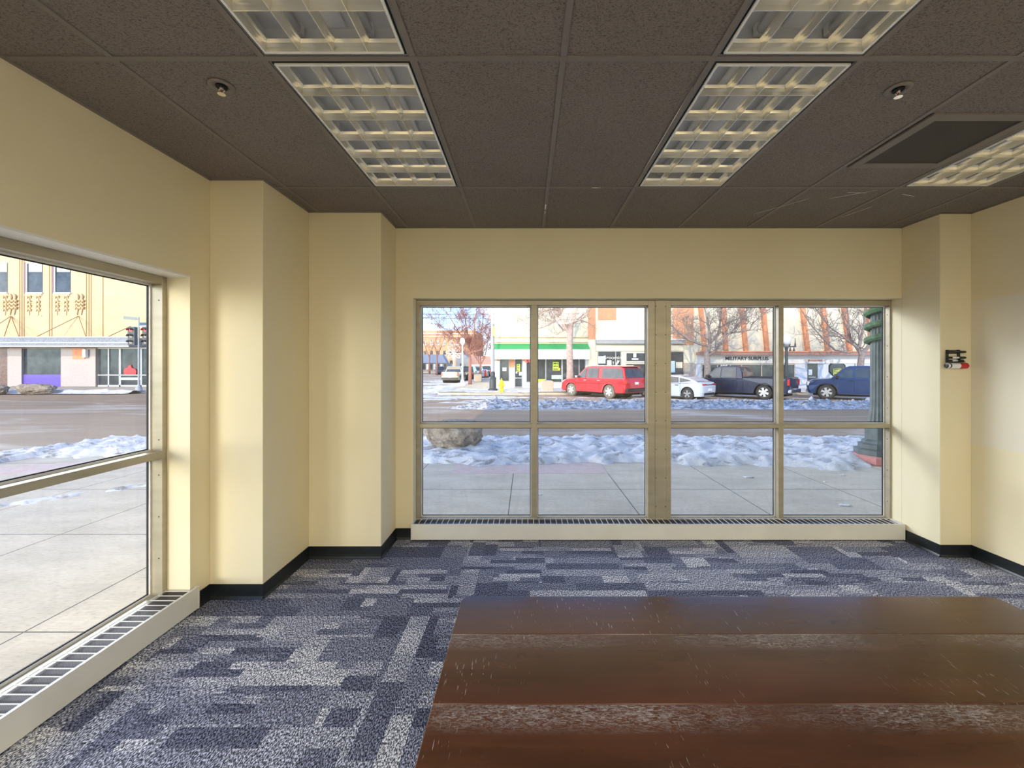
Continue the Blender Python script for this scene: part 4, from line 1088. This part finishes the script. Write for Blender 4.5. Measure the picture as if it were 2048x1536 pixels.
# --- military surplus building
g = empty('shop_building', (0, 0, 0)); tag(g, 'long cream shop building with orange fins and a MILITARY SURPLUS sign', 'building')
part('wall', M_CREAM, g, (fx(1390), fx(1990), YA, YA+14, -.2, 9.6))
for (a, b_) in ((1397, 1407), (1443, 1449), (1479, 1489), (1521, 1531), (1599, 1612), (1640, 1652), (1682, 1696), (1728, 1744), (1780, 1796), (1830, 1846)):
    bm = bmesh.new(); w_ = .33; x0, x1 = fx(a)-.1, fx(b_)-.1; za, zb_ = 8.4, fz_(703)
    prism(bm, [(x0-(x1-x0)*.35, YA-.30, za), (x0-(x1-x0)*.35+w_, YA-.30, za), (x1+w_, YA-.22, zb_), (x1, YA-.22, zb_)], (0, .36, 0)); bfly(bm, 'orange_fin', M_ORANGE, g)
part('canopy', M_REDSOFF, g, (fx(1392), fx(1990), YA-.75, YA, fz_(710, 33.2), fz_(704, 33.2)))
part('canopy_edge', M_ORANGE, g, (fx(1392), fx(1990), YA-.80, YA-.72, fz_(704, 33.2), fz_(702, 33.2)))
part('sign_band', M_BWHITE, g, slab(1392, 1990, 710, 727, .12))
bm = bmesh.new(); prism(bm, [(fx(x), YA-.125, fz_(y)) for x, y in ((1409, 710.5), (1545, 710.5), (1541, 717), (1545, 725), (1409, 725))], (0, -.03, 0))
sb = bfly(bm, 'banner', plain('banner_cream', (.80,.79,.70), .6), g)
text('sign_lettering', 'MILITARY SURPLUS', .40, (fx(1491.5), YA-.17, fz_(717.3)), M_DGREY, g, ext=.015, sx=1.04, bold=.008)
part('panel_wall', M_BLUEWHITE, g, slab(1391, 1402, 727, 777, .04), slab(1589.5, 1614, 727, 777, .04), slab(1634.5, 1748, 727, 777, .04))
shopglass(g, 1402, 1589, 728, 772, (1434, 1460, 1482, 1522, 1560), fm=M_BEIGE, fr=.08)
text('street_number', '405', .36, (fx(1446), YA-.14, fz_(733)), M_BWHITE, g, ext=.01, sx=1.3, bold=.012)
dr = part('door', M_DGLASS, g, slab(1614, 1634.5, 727, 776, .05)); 
bfly(boxes(slab(1616, 1623, 739, 750, .07, .05)), 'door_notice', M_PAPER, dr); bfly(boxes(slab(1616, 1630, 753.5, 755, .08, .05)), 'push_bar', M_STEEL, dr)
part('door_lintel', M_REDSOFF, g, slab(1614, 1640, 719.5, 723, .30)); part('entry_canopy', M_BWHITE, g, slab(1612, 1646, 723, 727, .38))
bm = bmesh.new(); cx_, cz_, ro = fx(1673), fz_(737.5), .74
def octo(r_): return [(cx_+r_*math.cos(math.radians(22.5+45*k)), YA-.08, cz_+r_*.95*math.sin(math.radians(22.5+45*k))) for k in range(8)]
prism(bm, octo(ro), (0, .06, 0)); of = bfly(bm, 'octagon_frame', M_BLACKP, g)
bm = bmesh.new(); prism(bm, [(x, y-.02, z) for x, y, z in octo(ro*.86)], (0, .02, 0)); bfly(bm, 'octagon_pane', M_DGLASS, of)
poster(g, 1664.5, 1680, 737.5, 750, plain('yellow_notice', (.80,.86,.18), .6, var=.05), front=.13, lines=3, seed=9)
shopglass(g, 1708, 1748, 724, 742, (), fm=M_GREY); shopglass(g, 1752, 1850, 728, 772, (1790,), fm=M_GREY)

# ================================================================ FAR LEFT BRICK BUILDING (through the left window)
YL = 36.0
g = empty('brick_building', (0, 0, 0)); tag(g, 'yellow brick building with a metal canopy beyond the left window', 'building')
part('wall', M_YBRICK, g, (fx(-420, YL), fx(330, YL), YL, YL+14, fz_(676, YL), 15))
part('lower_wall', M_BEIGE, g, (fx(-420, YL), fx(330, YL), YL, YL+14, -.2, fz_(676, YL)))
M_GROOVE = plain('shadow_groove', (.33,.19,.08), .8)
bm = bmesh.new()
for px in (39.5, 44, 48.5, 99, 104, 173, 178, 182.5, 206, -30, -86, -91, -143, -148, -153):
    box(bm, fx(px, YL)-.035, fx(px, YL)+.035, YL-.02, YL, fz_(674, YL), 14.8)
bfly(bm, 'grooves', M_GROOVE, g)
for px in (-14, 56, 112, -78, -200, -140):
    w_ = part('window', M_DGLASS, g, slab(px-1, px+29.5, 526, 585, .02, Y=YL))
    bfly(boxes(slab(px-8, px-2, 525, 587, .03, Y=YL)), 'reveal', plain('shaded_reveal', (.22,.15,.17), .8), w_)  # flat strip with the shade of the left jamb painted into its colour
    bfly(boxes(slab(px-2, px, 526, 586, .08, Y=YL), slab(px, px+30, 525, 527.5, .08, Y=YL), slab(px-2, px+31, 585, 588, .14, Y=YL)), 'window_frame', M_BWHITE, w_)
    bfly(boxes(slab(px+3, px+29, 528, 544, .05, Y=YL)), 'roller_blind', M_CREAM, w_)
def ornament(px, n=2):
    bm = bmesh.new()
    for s in range(n):
        x = px+s*8.5-4
        tube(bm, [at(x, 588, YL-.04), at(x+1.5, 592, YL-.10), at(x+1, 600, YL-.05), at(x, 610, YL-.06), at(x+1, 620, YL-.05), at(x, 630, YL-.04)], [.05, .12, .07, .07, .07, .03], 8)
        for py in (602, 609, 616): 
            for sg in (-1, 1):
                tube(bm, [at(x+.5, py-2, YL-.05), at(x+.5+sg*3, py-1, YL-.14), at(x+.5+sg*4.2, py+3, YL-.04)], [.05, .10, .03], 8)
    return bfly(bm, 'carved_ornament', plain('carved_stone', (.62,.46,.27), .8), g, smooth=True)
for px in (24, 158, -112): ornament(px)
def panel(px):
    bm = bmesh.new()
    box(bm, *slab(px, px+34, 588, 592, .05, Y=YL)); box(bm, *slab(px, px+34, 631, 632, .04, Y=YL))
    for s in (8, 26):
        for k, py in enumerate((593, 603, 611, 619)):
            for sg in (-1, 1):
                tube(bm, [at(px+s, py, YL-.03), at(px+s+sg*2.5, py-1, YL-.09), at(px+s+sg*4, py+4, YL-.03)], [.04, .07, .02], 6)
        tube(bm, [at(px+s, 592, YL-.03), at(px+s+1.5, 608, YL-.05), at(px+s, 631, YL-.03)], .035, 6)
    box(bm, *slab(px+10, px+24, 604, 606, .05, Y=YL))
    bfly(bm, 'carved_panel', plain('carved_panel_stone', (.66,.50,.30), .8), g)
for px in (50, 106, -16): panel(px)
part('canopy', plain('galvanised_canopy', (.20,.22,.26), .45, .2, var=.3), g, (fx(-420, YL), fx(257, 34.4), 34.4, YL, fz_(692.5, 34.4), fz_(674.5, 34.4)))
part('canopy_trim', M_BWHITE, g, (fx(-420, YL), fx(258, 34.4), 34.36, 34.4, fz_(686, 34.4), fz_(684.5, 34.4)), (fx(-420, YL), fx(258, 34.4), 34.34, 34.4, fz_(693.5, 34.4), fz_(691.5, 34.4)), (fx(-420, YL), fx(258, 34.4), 34.34, 34.4, fz_(675, 34.4), fz_(673.5, 34.4)))
for a, b_ in ((22, -42), (22, 8), (22, 38), (157, 72), (157, 172), (250, 215)):
    bm = bmesh.new(); p0_ = at(a, 632, YL) if a != 250 else at(262, 652, YL); tube(bm, [p0_, at(b_, 674, 34.6)], .03, 6); bfly(bm, 'tie_rod', M_GROOVE, g)
part('pier', plain('mauve_tile', (.46,.40,.38), .6, var=.1), g, slab(128, 197, 697, 773, .25, Y=YL), slab(22, 50, 697, 772, .25, Y=YL))
part('signboard', M_ORANGE, g, slab(153, 177, 697, 718, .32, Y=YL)); part('lantern', M_PAPER, g, slab(178, 184, 699, 715, .55, .30, Y=YL))
part('shop_window', M_DGLASS, g, slab(50, 134, 697, 749, .05, Y=YL)); part('purple_panel', M_PURPLE, g, slab(49, 128, 749, 775, .14, Y=YL))
part('shop_window', plain('brown_shop_glass', (.16,.09,.08), .2, var=.4), g, slab(-60, 18, 695, 771, .05, Y=YL))
sw = part('shop_window', M_DGLASS, g, slab(198, 328, 697, 773, .02, Y=YL))
bfly(boxes(*[slab(a, b_, 697, 773, .10, Y=YL) for a, b_ in ((218, 220), (240, 243.5), (283, 285.5))], slab(198, 320, 749.5, 751, .10, Y=YL), slab(198, 320, 770, 773, .10, Y=YL), slab(198, 320, 695, 697.5, .10, Y=YL)), 'window_frame', M_BWHITE, sw)
bfly(boxes(slab(243, 282, 755, 760, .08, Y=YL)), 'window_shelf', M_PBLUE, sw)
bm = bmesh.new(); prism(bm, [(fx(x, YL), YL-.12, fz_(y, YL)) for x, y in ((250, 742), (252, 737), (258, 735), (259, 731), (264, 730), (266, 736), (273, 738), (275, 743), (274, 749), (251, 749))], (0, .08, 0)); bfly(bm, 'red_display', M_RED, sw)

# ================================================================ END OF THE SIDE STREET
g = empty('brick_building', (0, 0, 0)); tag(g, 'four-storey orange brick building closing the side street', 'building')
YD = 150.
part('wall', M_FARBRICK, g, (-70, fx(952, YD), YD, YD+25, -.3, fz_(661, YD)))
part('cornice', M_BWHITE, g, (-70.3, fx(952, YD)+.3, YD-.4, YD+25, fz_(668.5, YD), fz_(666.5, YD)), (-70.2, fx(952, YD)+.2, YD-.2, YD+25, fz_(673.5, YD), fz_(672.5, YD)))
for py in (681, 701.5, 721):
    for k in range(40):
        px = 847.5+k*13-416
        if px < 948: w_ = part('window', M_DGLASS, g, slab(px, px+5.5, py, py+8, .08, Y=YD)); bfly(boxes(slab(px-.5, px+6, py+8, py+9.5, .3, Y=YD)), 'sill', M_BWHITE, w_)
g = empty('grey_roof_building', (0, 0, 0)); tag(g, 'low building with a grey pitched roof at the left end of the side street', 'building')
M_ROOF = plain('grey_roof', (.34,.38,.44), .7)
bm = bmesh.new(); prism(bm, [at(820, 726, 112), at(893, 726, 112), at(884, 709, 118), at(820, 709, 118)], (0, 4, 0)); bfly(bm, 'roof', M_ROOF, g)
bm = bmesh.new(); box(bm, fx(810, 112), fx(893, 112), 112.5, 120, -.3, fz_(726, 112)); bfly(bm, 'wall', M_BEIGE, g)
for k in range(7): part('shop_window', M_BWHITE if k % 2 else M_DGLASS, g, slab(846+k*7, 850+k*7, 728, 739, .1, -.6, Y=112))
g = empty('grey_building', (0, 0, 0)); tag(g, 'grey gabled building behind the snowflake decoration', 'building')
bm = bmesh.new(); prism(bm, [at(912, 748, 125), at(938, 748, 125), at(938, 716, 125), at(925, 706, 125), at(912, 716, 125)], (0, 12, 0)); bfly(bm, 'wall', M_GREY, g)
part('window', M_DGLASS, g, slab(920, 925, 727, 733, .1, Y=125)); part('window', M_DGLASS, g, slab(929, 934, 727, 733, .1, Y=125))
g = empty('pink_building', (0, 0, 0)); tag(g, 'pinkish brick row of shops along the right side of the side street', 'building')
part('wall', plain('pink_brick', (.62,.38,.30), .8), g, (fx(941, 128), fx(1010, 128), 128, 150, -.3, fz_(712, 128)))
part('cornice', M_BWHITE, g, (fx(941, 128), fx(1010, 128), 127.6, 128, fz_(732, 128), fz_(729, 128)))
for k in range(5): part('shop_window', M_DGLASS, g, slab(944+k*9, 950+k*9, 733, 742, .1, Y=128))

# ================================================================ STREET FURNITURE
def lamp(name, x, y, z, lab, build):
    r = empty(name, (x, y, z)); tag(r, lab, 'street lamp'); build(r); return r
M_LAMPG = plain('green_black_iron', (.075,.095,.095), .5, .2, var=.3, scale=5)
M_LAMPN = plain('weathered_green_iron', (.10,.125,.13), .5, .15, var=.35, scale=5)
def b1(r):
    bm = bmesh.new(); lathe(bm, [(.40, 0), (.42, .03), (.42, .13), (.38, .15)], 8); bfly(bm, 'painted_footing', plain('faded_red_concrete', (.52,.23,.22), .8), r)
    bm = bmesh.new(); lathe(bm, [(.36, .15), (.365, .24), (.30, .26), (.30, .33), (.25, .35), (.25, .385), (.20, .42), (.20, .64), (.165, .70)], 8); bfly(bm, 'stepped_base', M_LAMPN, r)
    bm = bmesh.new(); lathe(bm, [(.165, .70), (.15, .80), (.125, 1.0), (.118, 3.2), (.105, 4.6)], 32, flute=.10); bfly(bm, 'fluted_shaft', M_LAMPN, r)
    bm = bmesh.new(); pts = []
    for k in range(160):
        a = k*.42; z = 2.08+k*.016; q_ = .165; pts.append((q_*math.cos(a), q_*math.sin(a), z))
    tube(bm, pts, .055, 6)
    rr = random.Random(4)
    for k in range(1500):
        i = rr.randrange(158); p = Vector(pts[i]); d = Vector((rr.uniform(-1, 1), rr.uniform(-1, 1), rr.uniform(-1, 1))).normalized()
        s_ = d.orthogonal().normalized()*.004
        v = [bm.verts.new(p+s_+d*.03), bm.verts.new(p-s_+d*.03), bm.verts.new(p+d*.10)]; bm.faces.new(v)
    bfly(bm, 'garland', plain('garland_green', (.09,.16,.09), .9, var=.4), r)
    bm = bmesh.new(); lathe(bm, [(.05, 4.6), (.20, 4.75), (.26, 5.0), (.2, 5.25), (.05, 5.35)], 20); bfly(bm, 'lamp_globe', M_PAPER, r, smooth=True)
lamp('lamp_post', 6.27, 7.42, ZW, 'green fluted lamp post wrapped in garland just outside the right panes', b1)
def b2(r):
    bm = bmesh.new(); lathe(bm, [(.34, 0), (.34, .14), (.25, .2), (.25, .85), (.27, .9), (.22, 1.0), (.16, 1.05), (.17, 1.3), (.13, 1.4)], 16); bfly(bm, 'base', M_DGREY, r)
    bm = bmesh.new(); lathe(bm, [(.13, 1.4), (.115, 4), (.10, 9)], 16); bfly(bm, 'shaft', M_GREY, r)
    bfly(boxes((.0, .14, -.2, -.13, 3.9, 4.6)), 'yellow_tag', plain('dull_yellow', (.55,.45,.14), .6), r)
lamp('tall_pole', fx(985.5, 29.7), 29.7, -.2, 'tall dark grey street pole at the corner of the awning shop', b2)
def b3(r):
    bm = bmesh.new(); lathe(bm, [(.30, 0), (.22, .3), (.10, .6), (.075, .8), (.06, 3.7), (.12, 3.75)], 14); bfly(bm, 'shaft', M_BWHITE, r)
    bm = bmesh.new(); lathe(bm, [(.10, 3.75), (.22, 3.95), (.235, 4.15), (.17, 4.35), (.04, 4.42)], 18); bfly(bm, 'lamp_globe', M_PAPER, r, smooth=True)
lamp('globe_lamp', fx(925, 38.5), 38.5, -.2, 'white globe street lamp with flared foot before the russet tree', b3)
def b4(r):
    bm = bmesh.new(); lathe(bm, [(.14, 0), (.09, .6), (.07, 4.2)], 10); bfly(bm, 'shaft', M_BWHITE, r)
    for k in range(8):
        a = k*PI/4; pts = []
        for j in range(17):
            t_ = j/16*2*PI; u = .62-.42*math.cos(t_); v = .17*math.sin(t_); pts.append((u*math.cos(a)-v*math.sin(a), -.12, 3.75+u*math.sin(a)+v*math.cos(a)))
        bm = bmesh.new(); tube(bm, pts, .05, 6); bfly(bm, 'snowflake_loop', M_BWHITE, r)
    bm = bmesh.new(); lathe(bm, [(.12, -.16), (.12, -.08)], 12, c=(0, 0, 3.75), axis='y'); bfly(bm, 'snowflake_hub', M_BWHITE, r)
lamp('snowflake_pole', fx(908, 54), 54, ZS, 'white snowflake decoration on a pole behind the tan pickup', b4)
def b5(r):
    bm = bmesh.new(); lathe(bm, [(.22, 0), (.16, .5), (.11, .8), (.085, 2.9), (.12, 3.1)], 14, flute=.05); bfly(bm, 'shaft', M_LAMPG, r)
    bfly(boxes((-.62, .62, -.05, .05, 3.1, 3.18)), 'crossarm', M_LAMPG, r)
    for x in (-.58, -.2, .2, .58):
        bm = bmesh.new(); lathe(bm, [(.03, 3.18), (.06, 3.25), (.03, 3.4), (.015, 3.7)], 8, c=(x, 0, 0)); bfly(bm, 'spire', M_LAMPG, r)
    for x in (.25, .5):
        bm = bmesh.new(); lathe(bm, [(.02, 3.1), (.07, 2.9), (.075, 2.84)], 8, c=(x, 0, 0)); bfly(bm, 'bell', M_DGREY, r)
    bm = bmesh.new(); lathe(bm, [(.10, 3.2), (.26, 3.4), (.3, 3.65), (.22, 3.9), (.04, 4.0)], 18); bfly(bm, 'lamp_globe', M_PAPER, r, smooth=True)
lamp('lamp_post', fx(1573, 27.8), 27.8, ZS+.1, 'grey green lamp post with a crown and globe behind the navy pickup', b5)

# hydrant
r = empty('fire_hydrant', (fx(1003, 28.7), 28.7, -.2)); tag(r, 'bright yellow fire hydrant on the snowy corner', 'fire hydrant')
bm = bmesh.new(); lathe(bm, [(.20, 0), (.20, .05), (.14, .07), (.14, .55), (.19, .57), (.19, .62), (.15, .64), (.14, .74), (.08, .84), (.03, .86), (.035, .94), (.015, .95)], 20); bfly(bm, 'barrel', M_YELLOW, r)
for s in (-1, 1):
    bm = bmesh.new(); lathe(bm, [(.075, s*.12), (.075, s*.21), (.05, s*.22), (.05, s*.26)], 10, c=(0, 0, .46), axis='x'); bfly(bm, 'outlet_cap', M_YELLOW, r)
bm = bmesh.new(); lathe(bm, [(.09, -.12), (.09, -.20), (.05, -.24)], 10, c=(0, 0, .38), axis='y'); bfly(bm, 'front_outlet', M_YELLOW, r)
def planter(px, Y, w, h, lab, mat=M_PLANTER):
    r = empty('planter', (fx(px, Y), Y, -.2)); tag(r, lab, 'planter')
    bfly(boxes((-w/2, w/2, -w/2, w/2, 0, h)), 'box', mat, r, bevel=.04)
    bm = bmesh.new(); lathe(bm, [(w*.40, h), (w*.38, h+.03), (.05, h+.05)], 16); bfly(bm, 'soil', M_SNOW_DIRTY, r)
planter(1094.5, 28.9, .82, .76, 'square tan stone planter before the awning shop windows')
planter(956, 48, .85, .85, 'tan stone planter between the two russet trees in the side street')

# traffic signal at the far left corner
YT = 30.3
r = empty('traffic_signal', (fx(277.5, YT), YT, -.2)); tag(r, 'traffic signal pole with red light and street name sign, left window', 'traffic light')
bm = bmesh.new(); lathe(bm, [(.22, 0), (.20, .18), (.11, .34), (.06, .5), (.055, 3.2), (.04, fz_(634, YT)+.2)], 14); bfly(bm, 'pole', M_GREY, r)
def rx(px): return fx(px, YT)-fx(277.5, YT)
def rz(py): return fz_(py, YT)+.2
for k, (a, b_) in enumerate(((258, 272), (287, 301))):
    hd = bfly(boxes((rx(a), rx(b_), -.12, .14, rz(690), rz(654))), 'signal_head', M_DGREY, r, bevel=.02)
    for j, py in enumerate((660, 672, 684)):
        bm = bmesh.new(); lathe(bm, [(.13, -.13), (.11, -.15), (.02, -.155)], 16, c=(rx((a+b_)/2), 0, rz(py)), axis='y'); bfly(bm, 'signal_lens', (M_REDLAMP if j == 0 else M_BEIGE), hd)
        bm = bmesh.new(); pts = [(rx((a+b_)/2)+.15*math.cos(math.radians(t_)), rz(py)+.15*math.sin(math.radians(t_))) for t_ in range(-10, 191, 20)]
        vs = [(bm.verts.new((x, -.12, z)), bm.verts.new((x, -.36, z-.02))) for x, z in pts]
        for p_, q_ in zip(vs, vs[1:]): bm.faces.new((p_[0], q_[0], q_[1], p_[1]))
        vz = bfly(bm, 'visor', M_DGREY, hd); sm_ = vz.modifiers.new('solid', 'SOLIDIFY'); sm_.thickness = .012
bfly(boxes((rx(262), rx(295), -.02, .02, rz(654.5), rz(652))), 'bracket_arm', M_GREY, r)
bm = bmesh.new(); prism(bm, [(rx(247.5), -.01, rz(632)), (rx(276.5), -.01, rz(634.8)), (rx(276.5), -.01, rz(640.8)), (rx(246.5), -.01, rz(638.2))], (0, .02, 0)); bfly(bm, 'street_sign', plain('pale_green_sign', (.20,.24,.23), .4), r)
bm = bmesh.new(); prism(bm, [(.04, 0, rz(645)), (.1, .6, rz(643)), (.1, .6, rz(649)), (.04, 0, rz(651))], (.02, 0, 0)); bfly(bm, 'street_sign', plain('blue_grey_sign', (.40,.47,.55), .4), r)
# overhead wires in the far sky
for k, (ya_, yb_) in enumerate(((628, 630), (635.5, 637.5))):
    bm = bmesh.new(); tube(bm, [at(700, ya_-3, 90), at(845, ya_, 90), at(990, yb_, 90)], .05, 5)
    o = bfly(bm, 'overhead_wire', M_DGREY); tag(o, ('upper' if k == 0 else 'lower')+' thin overhead wire crossing the patch of blue sky', 'wire')

for px, lab in ((700, 'wooden utility pole carrying the overhead wires at the left of the side street'), (990, 'wooden utility pole hidden behind the awning shop')):
    p = at(px, 620, 90); up = empty('utility_pole', (p.x, 90.1, ZS)); tag(up, lab, 'utility pole')
    bm = bmesh.new(); lathe(bm, [(.18, 0), (.13, p.z-ZS+.5)], 10); bfly(bm, 'pole', M_BARK, up)
    bfly(boxes((-.9, .9, -.08, .04, p.z-ZS-.1, p.z-ZS+.05)), 'crossarm', M_BARK, up)
